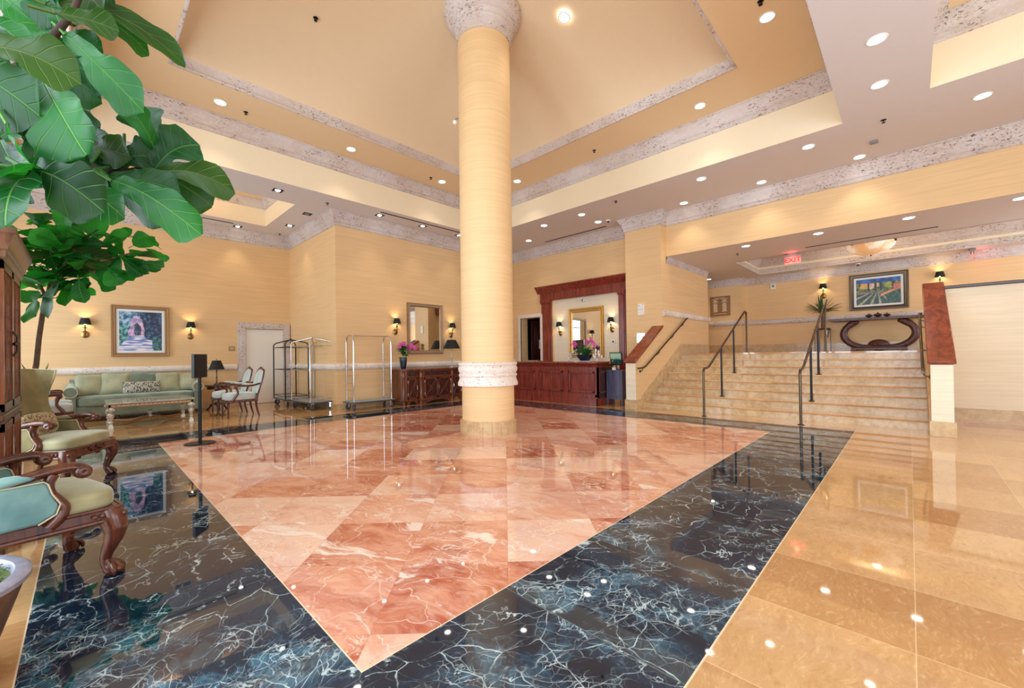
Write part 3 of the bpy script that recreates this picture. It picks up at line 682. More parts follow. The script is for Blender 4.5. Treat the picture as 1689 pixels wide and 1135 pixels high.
# ------------------------------------------------------------------ lamps in the ceilings
def spot(parent, power, color, ang=100, loc=(0, 0, -0.03), size=0.05, blend=0.7):
    d = bpy.data.lights.new('lamp', 'SPOT'); d.energy = power; d.color = color; d.spot_size = R(ang); d.spot_blend = blend; d.shadow_soft_size = size
    o = bpy.data.objects.new('lamp', d); COL.objects.link(o); o.location = loc; o.parent = parent; return o
WARM = (1.0, 0.86, 0.68)
def downlight():
    t = thing('downlight', 'x', 'ceiling light')
    mb = MB(); mb.lathe([(0.075, -0.004), (0.084, -0.008), (0.094, -0.006), (0.097, 0.0), (0.097, 0.004)], 28); mb.build('trim_ring', M['white'], t)
    mb = MB(); mb.lathe([(0.0, -0.0045), (0.076, -0.0045)], 28); mb.build('lens', M['lens'], t, smooth=0)
    spot(t, 26, WARM); return t
DL0 = downlight(); first = [True]
DLS = [
 (8.41, 1.17, ZL, 'soffit light in the outer row, directly in front of the stairs, second from the passage'),
 (9.51, 0.59, ZL, 'soffit light against the stair beam crown, beside the square ceiling detector'),
 (8.43, 2.90, ZL, 'soffit light above the middle of the lowest stair, outer row'),
 (9.48, 2.10, ZL, 'soffit light close to the stair beam crown, above the two centre handrails'),
 (9.50, 3.66, ZL, 'soffit light close to the stair beam crown, nearest the pier'),
 (7.11, 0.23, ZL, 'round light on the narrow soffit between the two trays, nearer the stairs'),
 (6.06, 0.21, ZL, 'round light on the narrow soffit between the two trays, nearer the camera'),
 (8.44, -0.76, ZL, 'soffit light beside the corner of the second ceiling tray'),
 (8.45, 5.73, ZL, 'soffit light in the outer row over the front corner of the reception desk'),
 (9.23, 5.75, ZL, 'soffit light beside the right end of the slot diffuser over reception'),
 (8.44, 6.91, ZL, 'soffit light in the outer row over the middle of the reception desk'),
 (9.22, 8.15, ZL, 'soffit light beside the left end of the slot diffuser over reception'),
 (1.57, 8.15, Z2, 'tray light farthest left, above the black sign stand'),
 (3.79, 8.15, Z2, 'middle of the three tray lights left of the column'),
 (6.06, 8.15, Z2, 'tray light just left of the column shaft'),
 (7.36, 6.85, Z2, 'tray light just right of the column shaft'),
 (7.38, 2.54, Z2, 'tray light over the stair side, between two sprinklers'),
 (6.04, 1.24, Z2, 'tray light at the near right edge of the tray'),
 (3.79, 1.24, Z2, 'tray light above and behind the camera'),
 (10.25, 2.60, ZS, 'landing light left of the exit sign, first behind the beam'),
 (10.25, 1.29, ZS, 'landing light right of the exit sign, behind the beam'),
 (10.27, -0.02, ZS, 'landing light above the right stair wall, behind the beam'),
 (10.25, -1.29, ZS, 'landing light over the low cream wall at the far right'),
 (14.0, 4.65, ZS, 'landing light shining on the bronze plaque'),
]
for x, y, z, l in DLS:
    if first[0]: o = DL0; o.location = (x, y, z); o['label'] = l; first[0] = False
    else: o = copy_tree(DL0, l, (x, y, z))
    o['group'] = 'round recessed ceiling lights'
vt = copy_tree(DL0, 'round light high on the vaulted ceiling right of the column capital', (5.21, 3.79, 6.49))
vt['group'] = 'round recessed ceiling lights'
nrm_ = Vector((-.2785, .160, -1)).normalized(); vt.location = Vector((5.21, 3.79, 6.49)) + nrm_ * .03; vt.rotation_euler = nrm_.to_track_quat('-Z', 'Y').to_euler()
def sq():
    t = thing('square_downlight', 'x', 'ceiling light', group='square adjustable ceiling lights')
    mb = MB()
    for a, b, c, d in ((-.09, .09, -.09, -.055), (-.09, .09, .055, .09), (-.09, -.055, -.055, .055), (.055, .09, -.055, .055)): mb.box(a, b, c, d, -0.006, 0.0)
    mb.build('trim_frame', M['gap'], t, smooth=0)
    mb = MB(); mb.lathe([(0, -0.02), (0.03, -0.018), (0.046, -0.004)], 18); mb.build('lens', M['lens2'], t)
    spot(t, 22, (1.0, 0.84, 0.6), 75); return t
S0 = sq()
SQ = [(2.73, 9.19, 'square light between the big tray and the corner tray', 1), (3.67, 10.23, 'square light beside the outer corner of the stone crown, lens dark', 0),
      (3.67, 11.43, 'square light above the luggage carts, beside the corner tray', 1), (2.74, 12.41, 'square light above the white door, next to the slot diffuser', 1),
      (4.94, 9.14, 'square light over the wall beside the open-arch luggage cart', 1), (6.16, 9.14, 'square light over the framed mirror above the credenza', 1), (7.36, 9.14, 'square light beside the column over the credenza lamp', 1)]
for i, (x, y, l, on) in enumerate(SQ):
    if i == 0: o = S0; o.location = (x, y, ZL); o['label'] = l
    else: o = copy_tree(S0, l, (x, y, ZL))
    if not on:
        for c in o.children:
            if c.type == 'LIGHT': bpy.data.objects.remove(c); break
        for c in o.children:
            if c.name.startswith('lens'): c.data = c.data.copy(); c.data.materials[0] = M['greypl']
def sprinkler():
    mb = MB(); mb.lathe([(0.0, -0.052), (0.03, -0.05), (0.03, -0.045), (0.008, -0.04), (0.008, -0.02), (0.012, -0.012), (0.042, -0.006), (0.044, 0.0)], 16)
    return tag(mb.build('sprinkler_head', M['darkmetal']), 'x', 'sprinkler', 'ceiling sprinklers')
P0 = sprinkler()
for i, (x, y, z, l) in enumerate([(8.25, 0.23, ZL, 'dark sprinkler on the soffit between stair lights, near the square detector'), (8.27, 4.69, ZL, 'dark sprinkler on the soffit in front of the pier'),
      (3.73, 9.21, ZL, 'dark sprinkler on the soffit in front of the stone crown corner'), (3.72, 12.40, ZL, 'dark sprinkler in the far corner over the luggage carts'),
      (1.94, 8.17, Z2, 'dark sprinkler in the tray next to the leftmost tray light'), (5.73, 8.14, Z2, 'dark sprinkler in the tray left of the column'),
      (7.40, 4.68, Z2, 'dark sprinkler in the tray right of the column'), (5.71, 1.24, Z2, 'dark sprinkler at the near right edge of the tray'),
      (10.9, 2.95, ZS, 'dark sprinkler on the landing ceiling left of the exit sign'), (2.42, 6.33, 6.31, 'dark sprinkler high on the vaulted ceiling left of the column')]):
    o = P0 if i == 0 else P0.copy()
    if i: COL.objects.link(o)
    o.location = (x, y, z); o['label'] = l; o.scale = (.8, .8, .85)
def slot(name, x0, y0, x1, y1, z, label):
    mb = MB(); dx, dy = (0.022, 0) if x0 == x1 else (0, 0.022)
    mb.box(min(x0, x1) - dx, max(x0, x1) + dx, min(y0, y1) - dy, max(y0, y1) + dy, z - 0.006, z)
    tag(mb.build(name, M['gap'], smooth=0), label, 'air diffuser', 'linear slot diffusers')
slot('slot_diffuser', 1.2, 12.2, 2.6, 12.2, ZL, 'black slot diffuser in the ceiling over the sofa')
slot('slot_diffuser', 4.85, 8.92, 7.25, 8.92, ZL, 'black slot diffuser along the tray over the credenza wall')
slot('slot_diffuser', 9.70, 5.80, 9.70, 7.91, ZL, 'black slot diffuser over the reception desk')
slot('slot_diffuser', 11.42, -0.43, 11.42, 1.68, ZS, 'black slot diffuser on the landing ceiling in front of the bowl light')
# wall air grille
g = thing('air_grille', 'white air grille on the sofa wall just below the crown', 'vent', (1.62, Y_SOFA, 4.23))
mb = MB(); mb.box(-0.17, 0.17, -0.02, 0, -0.07, -0.05); mb.box(-0.17, 0.17, -0.02, 0, 0.05, 0.07); mb.box(-0.17, -0.15, -0.02, 0, -0.05, 0.05); mb.box(0.15, 0.17, -0.02, 0, -0.05, 0.05); mb.build('frame', M['white'], g, smooth=0)
mb = MB()
for k in range(5): mb.box(-0.15, 0.15, -0.016, -0.004, -0.045 + k * 0.02, -0.035 + k * 0.02)
mb.build('grille', M['greypl'], g, smooth=0)
# cameras and detectors
def domecam(x, y, z, label, s=1.0):
    t = thing('dome_camera', label, 'security camera', (x, y, z)); mb = MB(); mb.lathe([(0.0, -0.03 * s), (0.05 * s, -0.03 * s), (0.06 * s, 0.0)], 20); mb.build('housing', M['white'], t)
    mb = MB(); mb.ball((0, 0, -0.03 * s), 0.035 * s, 14, 8); mb.build('dome', M['black'], t)
domecam(9.3, 5.5, ZL, 'white dome camera on the soffit at the corner of the pier crown')
domecam(14.62, 0.98, ZS, 'white dome camera on the landing ceiling above the painting')
t = thing('wall_camera', 'small round white camera on the cream panel above the reception mirror', 'security camera', (10.16, 6.85, 2.79)); mb = MB(); mb.ball((-0.03, 0, 0), 0.055, 16, 10); mb.build('housing', M['white'], t); mb = MB(); mb.ball((-0.075, 0.0, 0), 0.024, 12, 8); mb.build('lens', M['black'], t)
t = thing('column_camera', 'small grey camera bracketed to the left side of the column', 'security camera', (4.13, 5.16, 4.98)); mb = MB(); mb.tube([(0.06, -0.05, 0.03), (0, 0, 0.03), (-0.01, 0.01, 0)], 0.012); mb.build('bracket', M['greypl'], t); mb = MB(); mb.ball((-0.015, 0.012, -0.03), 0.035, 12, 8); mb.build('lens_housing', M['white'], t)
mb = MB(); mb.box(8.93, 9.03, 0.32, 0.42, ZL - 0.03, ZL); tag(mb.build('smoke_detector', M['greypl'], bevel=0.01), 'small square detector on the soffit over the stairs', 'detector')
# alabaster bowl lights
def bowl(x, y, z, r, h, label, rod):
    t = thing('bowl_pendant', label, 'pendant light', (x, y, z))
    pr = [(r * sin(a), -h * cos(a)) for a in [pi / 2 * k / 14 for k in range(15)]]
    mb = MB(); mb.lathe(pr, 40); mb.lathe([(q[0] * 0.97, q[1] * 0.97) for q in pr][::-1], 40); mb.build('bowl', M['alab'], t, smooth=60)
    mb = MB(); mb.lathe([(0.0, -h - 0.03), (0.012, -h - 0.025), (0.02, -h - 0.012), (0.012, -h + 0.002)], 14); mb.build('finial', M['bronze'], t)
    mb = MB()
    for k in range(3):
        a = 2 * pi * k / 3 + 2.35; mb.tube([(r * cos(a), r * sin(a), 0), (0.0, 0.0, rod)], 0.008, 6); mb.box(-0.03, 0.03, -0.03, 0.03, -0.03, 0.03, mat=Matrix.Translation((r * cos(a), r * sin(a), 0)))
    mb.lathe([(0.07, rod - 0.03), (0.08, rod)], 16); mb.build('hanger', M['bronze'], t)
    d = bpy.data.lights.new('lamp', 'POINT'); d.energy = 25; d.color = WARM; d.shadow_soft_size = 0.12
    o = bpy.data.objects.new('lamp', d); COL.objects.link(o); o.parent = t; o.location = (0, 0, 0.08)
bowl(13.15, 0.64, 3.775, 0.45, 0.27, 'large cream alabaster bowl light hanging in the landing coffer', 0.25)
bowl(1.62, 10.75, 4.98, 0.50, 0.30, 'pale bowl light in the corner tray behind the fig leaves', 0.28)

# ------------------------------------------------------------------ wall sconces
def sconce():
    t = thing('wall_sconce', 'x', 'wall lamp', group='black shaded wall sconces')     # local: wall at y=0, lamp towards -y
    mb = MB(); m = Matrix.Rotation(R(90), 4, 'X')
    mb.lathe([(0.0, 0.03), (0.03, 0.028), (0.055, 0.014), (0.065, 0.008), (0.068, 0.0)], 20, mat=m, sy=1.15); mb.build('backplate', M['brass'], t)
    mb = MB(); mb.tube([(0, -0.02, 0), (0, -0.06, -0.012), (0.0, -0.095, 0.03), (0, -0.085, 0.08), (0, -0.07, 0.10), (0, -0.09, 0.13)], 0.009, 8)
    mb.ball((0, -0.085, 0.06), 0.02); mb.lathe([(0.004, 0.125), (0.03, 0.135), (0.034, 0.142), (0.012, 0.15), (0.012, 0.20)], 14, c=(0, -0.09)); mb.build('arm', M['bronze'], t)
    mb = MB(); mb.lathe([(0.098, 0.21), (0.066, 0.345)], 24, c=(0, -0.09)); mb.lathe([(0.063, 0.345), (0.095, 0.21)], 24, c=(0, -0.09)); mb.build('lamp_shade', M['shade'], t)
    mb = MB(); mb.ball((0, -0.09, 0.25), 0.022, 10, 8, sc=(1, 1, 1.7)); mb.build('bulb', M['bulb'], t)
    d = bpy.data.lights.new('lamp', 'POINT'); d.energy = 7; d.color = (1.0, 0.66, 0.32); d.shadow_soft_size = 0.03
    o = bpy.data.objects.new('lamp', d); COL.objects.link(o); o.parent = t; o.location = (0, -0.09, 0.275)
    return t
sc0 = sconce()
for i, (x, y, z, rz, l) in enumerate([(0.0, Y_SOFA, 1.79, 0, 'black shaded sconce on the sofa wall left of the painting'), (1.8, Y_SOFA, 1.79, 0, 'black shaded sconce on the sofa wall right of the painting'),
      (5.6, Y_MID, 1.86, 0, 'black shaded sconce left of the mirror over the credenza'), (7.40, Y_MID, 1.82, 0, 'black shaded sconce right of the mirror over the credenza'),
      (10.16, 7.72, 1.86, -90, 'black shaded sconce left of the gilt reception mirror'), (10.16, 5.93, 1.88, -90, 'black shaded sconce right of the gilt reception mirror'),
      (X_BACK, 1.79, 2.82, -90, 'black shaded sconce on the landing wall left of the vineyard painting'), (X_BACK, -0.57, 2.82, -90, 'black shaded sconce on the landing wall right of the vineyard painting')]):
    o = sc0 if i == 0 else copy_tree(sc0)
    o.location = (x, y, z); o.rotation_euler = (0, 0, R(rz)); o['label'] = l

# ------------------------------------------------------------------ frames, pictures and mirrors (local: wall y=0, facing -y)
def framed(name, label, cat, loc, rz, w, h, fw, fd, fm, inner, mat_w=0.0, line=None):
    t = thing(name, label, cat, loc, R(rz))
    mb = MB(); prof = [(0, 0.0), (0, -fd * 0.6), (fw * 0.12, -fd), (fw * 0.3, -fd), (fw * 0.4, -fd * 0.8), (fw * 0.62, -fd * 0.72), (fw * 0.7, -fd * 0.85), (fw * 0.82, -fd * 0.8), (fw, -fd * 0.35), (fw, 0.0)]
    cs = [(-w / 2, -h / 2, 1, 1), (w / 2, -h / 2, -1, 1), (w / 2, h / 2, -1, -1), (-w / 2, h / 2, 1, -1)]; k = len(prof)
    vs = [(x + sx * o, y, z + sz * o) for x, z, sx, sz in cs for o, y in prof]; fs = []
    for i in range(4):
        j = (i + 1) % 4
        for q in range(k - 1): fs.append((i * k + q, j * k + q, j * k + q + 1, i * k + q + 1))
    mb.add(vs, fs); mb.build('frame', fm, t, smooth=30)
    if line:
        mb = MB(); a = fw - 0.012
        n = max(6, int((w + h) / 0.045))
        for s in (-1, 1):
            for i in range(n):
                u = -w / 2 + fw * 0.5 + (w - fw) * (i + 0.5) / n; mb.ball((u, -fd * 0.75, s * (h / 2 - fw * 0.52)), fw * 0.15, 6, 4)
                u = -h / 2 + fw * 0.5 + (h - fw) * (i + 0.5) / n; mb.ball((s * (w / 2 - fw * 0.52), -fd * 0.75, u), fw * 0.15, 6, 4)
        mb.build('beading', line, t)
    iw, ih = w / 2 - fw, h / 2 - fw
    if mat_w:
        mb = MB()
        for a, b, c, d in ((-iw, iw, -ih, -ih + mat_w), (-iw, iw, ih - mat_w, ih), (-iw, -iw + mat_w, -ih + mat_w, ih - mat_w), (iw - mat_w, iw, -ih + mat_w, ih - mat_w)): mb.box(a, b, -0.014, -0.002, c, d)
        mb.build('mat_board', M['paperw'], t, smooth=0); iw -= mat_w; ih -= mat_w
    if callable(inner):
        nx, nz = 96, int(96 * ih / iw); me = bpy.data.meshes.new('picture')
        vs = [(-iw + 2 * iw * i / nx, -0.008, -ih + 2 * ih * j / nz) for j in range(nz + 1) for i in range(nx + 1)]
        fs = [(j * (nx + 1) + i, j * (nx + 1) + i + 1, (j + 1) * (nx + 1) + i + 1, (j + 1) * (nx + 1) + i) for j in range(nz) for i in range(nx)]
        me.from_pydata(vs, [], fs); ca = me.color_attributes.new('paint', 'FLOAT_COLOR', 'POINT')
        for q in range(len(vs)):
            c = lin(inner((q % (nx + 1)) / nx, (q // (nx + 1)) / nz)); ca.data[q].color = (c[0], c[1], c[2], 1)
        nt_ = NT('painted_canvas'); at_ = nt_.n('ShaderNodeVertexColor', layer_name='paint'); nt_.col(at_.outputs[0]); nt_.set(Roughness=0.35)
        me.materials.append(nt_.m); o = bpy.data.objects.new('picture', me); COL.objects.link(o); o.parent = t
    else:
        mb = MB(); mb.box(-iw, iw, -0.01, -0.002, -ih, ih); mb.build('mirror_pane', inner, t, smooth=0)
    return t
def nz(x, y, s=0): return mnoise.noise(Vector((x, y, s * 7.3)))
def mixc(a, b, k): k = max(0, min(1, k)); return tuple(p * (1 - k) + q * k for p, q in zip(a, b))
def garden(u, v):
    x = u + nz(u * 9, v * 9, 1) * .05; y = v + nz(u * 9, v * 9, 2) * .05
    d = nz(u * 11, v * 11, 3) * 1.1 + nz(u * 26, v * 26, 6) * .7; c = mixc((36, 84, 132), (170, 206, 226), .5 + d + (.1 if x < .35 else -.2))
    if x < .24 and y < .62: c = mixc((20, 70, 84), (120, 196, 190), .45 + d)
    if x > .58 - .12 * y and y > .30: c = mixc((10, 26, 64), (70, 120, 160), .25 + d)
    if abs(x - .40) < .19 - max(0, y - .55) * .35 and .38 < y < .88: c = mixc((150, 128, 190), (232, 196, 226), .6 + d)
    if abs(x - .42) < .07 and .42 < y < .64 + .05 * cos((x - .42) * 22): c = mixc((26, 40, 70), (84, 108, 140), .4 + d)
    if abs(x - .43) < .045 and .76 < y < .80: c = (90, 160, 210)
    if y < .40 and abs(x - .42) < .12 + (.40 - y) * 1.25: c = mixc((110, 130, 200), (236, 234, 246), .5 + nz(u * 5, v * 34, 5) * 2)
    if x > .78 and y < .34: c = mixc((10, 60, 70), (70, 140, 150), .4 + d)
    return c
def vineyard(u, v):
    d = nz(u * 16, v * 12, 3) * .8 + nz(u * 34, v * 34, 6) * .5; e = nz(u * 8, v * 8, 4)
    y = v + e * .03
    if y > .84: c = mixc((20, 60, 130), (40, 110, 200), .5 + e * 1.4)
    elif y > .52:
        c = mixc((40, 60, 50), (150, 160, 90), .45 + d * 1.1)
        if abs(u - .2) < .1 and y > .62: c = mixc((190, 150, 80), (226, 190, 120), .5 + d)
        if abs(u - .36) < .05 and .62 < y < .82 or abs(u - .5) < .03 and .68 < y < .82: c = mixc((200, 160, 150), (236, 210, 190), .5 + d)
        if abs(u - .45) < .02 or abs(u - .57) < .02 or abs(u - .29) < .02 or abs(u - .84) < .025: c = (24, 44, 50)
        if .68 < u < .8 and .62 < y < .82: c = mixc((130, 140, 60), (180, 190, 90), .5 + d)
        if u > .84 and y < .74: c = mixc((170, 90, 80), (220, 140, 100), .5 + d)
    else:
        ang = math.atan2(u - .5, .56 - v); st = sin(ang * 17)
        c = mixc((30, 56, 70), (90, 120, 110), .3 + d * .6)
        if st > .55: c = mixc((130, 150, 120), (190, 180, 140), .4 + d)
        if u > .68 and v < .56: c = mixc((26, 60, 60), (60, 110, 90), .5 + d * 1.3)
        if .56 < u < .95 and abs(v - (.30 + (u - .5) * .62)) < .045: c = mixc((210, 140, 100), (226, 170, 120), .5 + d)
        if v > .42 and u < .6: c = mixc((90, 90, 90), (150, 140, 120), .4 + d)
    return c
framed('garden_painting', 'framed painting of a garden path to a pink archway on the sofa wall', 'painting', (0.895, Y_SOFA, 1.885), 0, 1.0, 1.16, 0.085, 0.05, M['gilt'], garden, 0.05)
framed('wall_mirror', 'tall rectangular mirror in a beaded silver-gold frame above the credenza', 'mirror', (6.515, Y_MID, 1.97), 0, 1.15, 1.38, 0.10, 0.05, M['gilt'], M['mirror'], 0, M['silver'])
framed('reception_mirror', 'rectangular mirror in a bright gold beaded frame behind the reception desk', 'mirror', (10.16, 6.79, 1.85), -90, 1.20, 1.46, 0.13, 0.06, M['goldfr'], M['mirror'], 0, M['goldfr'])
framed('vineyard_painting', 'framed landscape painting of vineyard rows and farmhouses on the landing wall', 'painting', (X_BACK, 0.60, 2.82), -90, 1.21, 1.0, 0.10, 0.05, M['bronze'], vineyard, 0.05)

# plaques, switches, notices
def slab(name, label, cat, loc, rz, w, h, d, m, marks=(), mm=None, bev=0.003):
    t = thing(name, label, cat, loc, R(rz)); mb = MB(); mb.box(-w / 2, w / 2, -d, 0, -h / 2, h / 2); mb.build('plate', m, t, bevel=bev)
    if marks:
        mb = MB()
        for x, z, a, b in marks: mb.box(x - a / 2, x + a / 2, -d - 0.002, -d + 0.001, z - b / 2, z + b / 2)
        mb.build('lettering', mm, t, smooth=0)
    return t
mk = [(0, 0.27, 0.34, 0.012)] + [(s * 0.14, z, wd, 0.014) for s in (-1, 1) for z, wd in ((0.225, 0.22), (0.19, 0.1), (0.165, 0.1), (0.14, 0.18))]
mk += [(s * 0.14, 0.09 - k * 0.033, 0.10 + 0.02 * ((k * 7) % 3), 0.014) for s in (-1, 1) for k in range(9)] + [(0, -0.26, 0.40, 0.010)]
slab('bronze_plaque', 'square bronze plaque with two columns of raised lettering on the landing wall', 'plaque', (X_PLQ, 4.50, 2.74), -90, 0.62, 0.64, 0.03, M['gilt'], mk, M['cream'])
slab('door_plate', 'small brown sign plate on the wall left of the white door', 'sign', (2.66, Y_SOFA, 1.49), 0, 0.14, 0.12, 0.01, M['gilt'], [(0, 0.02, 0.09, 0.012), (0, -0.015, 0.07, 0.01)], M['cream'])
slab('alarm_panel', 'white wall panel high on the pier beside the reception portal', 'alarm panel', (X_PIER, 4.80, 2.31), -90, 0.17, 0.29, 0.03, M['white'], [(-0.05, 0.09, 0.02, 0.02), (0.05, 0.12, 0.02, 0.02), (0, 0.0, 0.12, 0.006)], M['greypl'])
slab('switch_plate', 'pale metal switch plate low on the pier above the stair cap', 'switch', (X_PIER, 4.82, 1.60), -90, 0.22, 0.24, 0.012, M['chrome'], [(-0.05, 0, 0.02, 0.12), (0.05, 0, 0.02, 0.12)], M['greypl'])
slab('thermostat', 'white thermostat with dark screen right of the reception mirror', 'thermostat', (10.16, 5.90, 1.55), -90, 0.13, 0.10, 0.025, M['white'], [(0, 0.0, 0.055, 0.045)], M['black'])
slab('strobe_alarm', 'small white strobe alarm on the landing wall under the crown', 'alarm', (X_BACK, 3.05, 3.25), -90, 0.13, 0.17, 0.05, M['white'], [(0, 0.01, 0.06, 0.08)], M['greypl'])
# exit signs
def exit_sign(loc, rz, label):
    t = thing('exit_sign', label, 'exit sign', loc, R(rz))
    mb = MB(); mb.box(-0.10, 0.10, -0.06, 0.06, -0.03, 0.0); mb.box(-0.18, 0.18, -0.035, 0.035, -0.085, -0.03); mb.build('canopy', M['greypl'], t, bevel=0.004)
    mb = MB(); mb.box(-0.165, 0.165, -0.006, 0.006, -0.255, -0.085); mb.build('panel', M['signglass'], t, smooth=0)
    for s in (1, -1):
        cu = bpy.data.curves.new('lettering', 'FONT'); cu.body = 'EXIT'; cu.size = 0.165; cu.extrude = 0.002; cu.align_x = 'CENTER'; cu.align_y = 'CENTER'; cu.offset = 0.004
        o = bpy.data.objects.new('lettering', cu); COL.objects.link(o); o.parent = t; cu.materials.append(M['red_e'])
        bpy.context.view_layer.update()
        me = bpy.data.meshes.new_from_object(o.evaluated_get(bpy.context.evaluated_depsgraph_get())); bpy.data.objects.remove(o); bpy.data.curves.remove(cu)
        o = bpy.data.objects.new('lettering', me); COL.objects.link(o); o.parent = t
        o.location = (0, -0.009 * s, -0.168); o.rotation_euler = (R(90), 0, 0 if s > 0 else pi)
    d = bpy.data.lights.new('lamp', 'POINT'); d.energy = 1.2; d.color = (1, 0.12, 0.08); d.shadow_soft_size = 0.05
    o = bpy.data.objects.new('lamp', d); COL.objects.link(o); o.parent = t; o.location = (0, -0.12, -0.1)
M['signglass'] = plain('sign_panel', (236, 190, 186), 0.15, Emission_Color=(1, 0.35, 0.3, 1), Emission_Strength=0.25)
exit_sign((11.84, 2.0, ZS), -90, 'red lettered exit sign hanging from the landing ceiling, facing the lobby')
exit_sign((14.62, -1.1, ZS), -4, 'red exit sign on the landing seen almost edge-on above the low cream wall')
# ------------------------------------------------------------------ seats
def cabriole(sx, sy, h=0.37):
    """front leg: carved knee, S-curved shank and ball foot, leaning out to (sx, sy)"""
    mb = MB(); d = Vector((sx, sy, 0)) * 0.7071
    pts = [(0.0, h, .050), (.018, h - .05, .056), (.034, h - .10, .052), (.030, h - .15, .043), (.012, h - .20, .034), (-.006, h - .25, .027), (-.012, .085, .024), (-.004, .06, .027), (.012, .035, .034), (.020, .018, .036), (.020, .0, .026)]
    mb.stube([d * a + Vector((0, 0, z)) for a, z, r in pts], [r * 1.08 for a, z, r in pts], 14)
    mb.ball(d * .045 + Vector((0, 0, .026)), .026, 10, 8, sc=(1.2, 1.2, 1))
    for q in (-.7, 0, .7):       # claw toes
        e = Vector((cos(q) * d.x - sin(q) * d.y, sin(q) * d.x + cos(q) * d.y, 0))
        mb.stube([Vector((0, 0, .075)) + e * .01, Vector((0, 0, .055)) + e * .04, Vector((0, 0, .03)) + e * .062, Vector((0, 0, .006)) + e * .062], [.012, .013, .012, .008], 8)
    for tx, ty in ((-sx, 0), (0, -sy)):       # scrolled knee returns under the rail
        q = [Vector((tx * a, ty * a, 0)) + Vector((0, 0, z)) for a, z in ((.02, h - .03), (.08, h - .045), (.13, h - .055), (.165, h - .07), (.165, h - .095), (.14, h - .095))]
        mb.tube(q, [.034, .030, .024, .020, .018, .012], 8)
    for k in range(4): mb.ball(d * (.075 - k * .012) + Vector((0, 0, h - .03 - k * .035)), .016, 6, 5)
    return mb
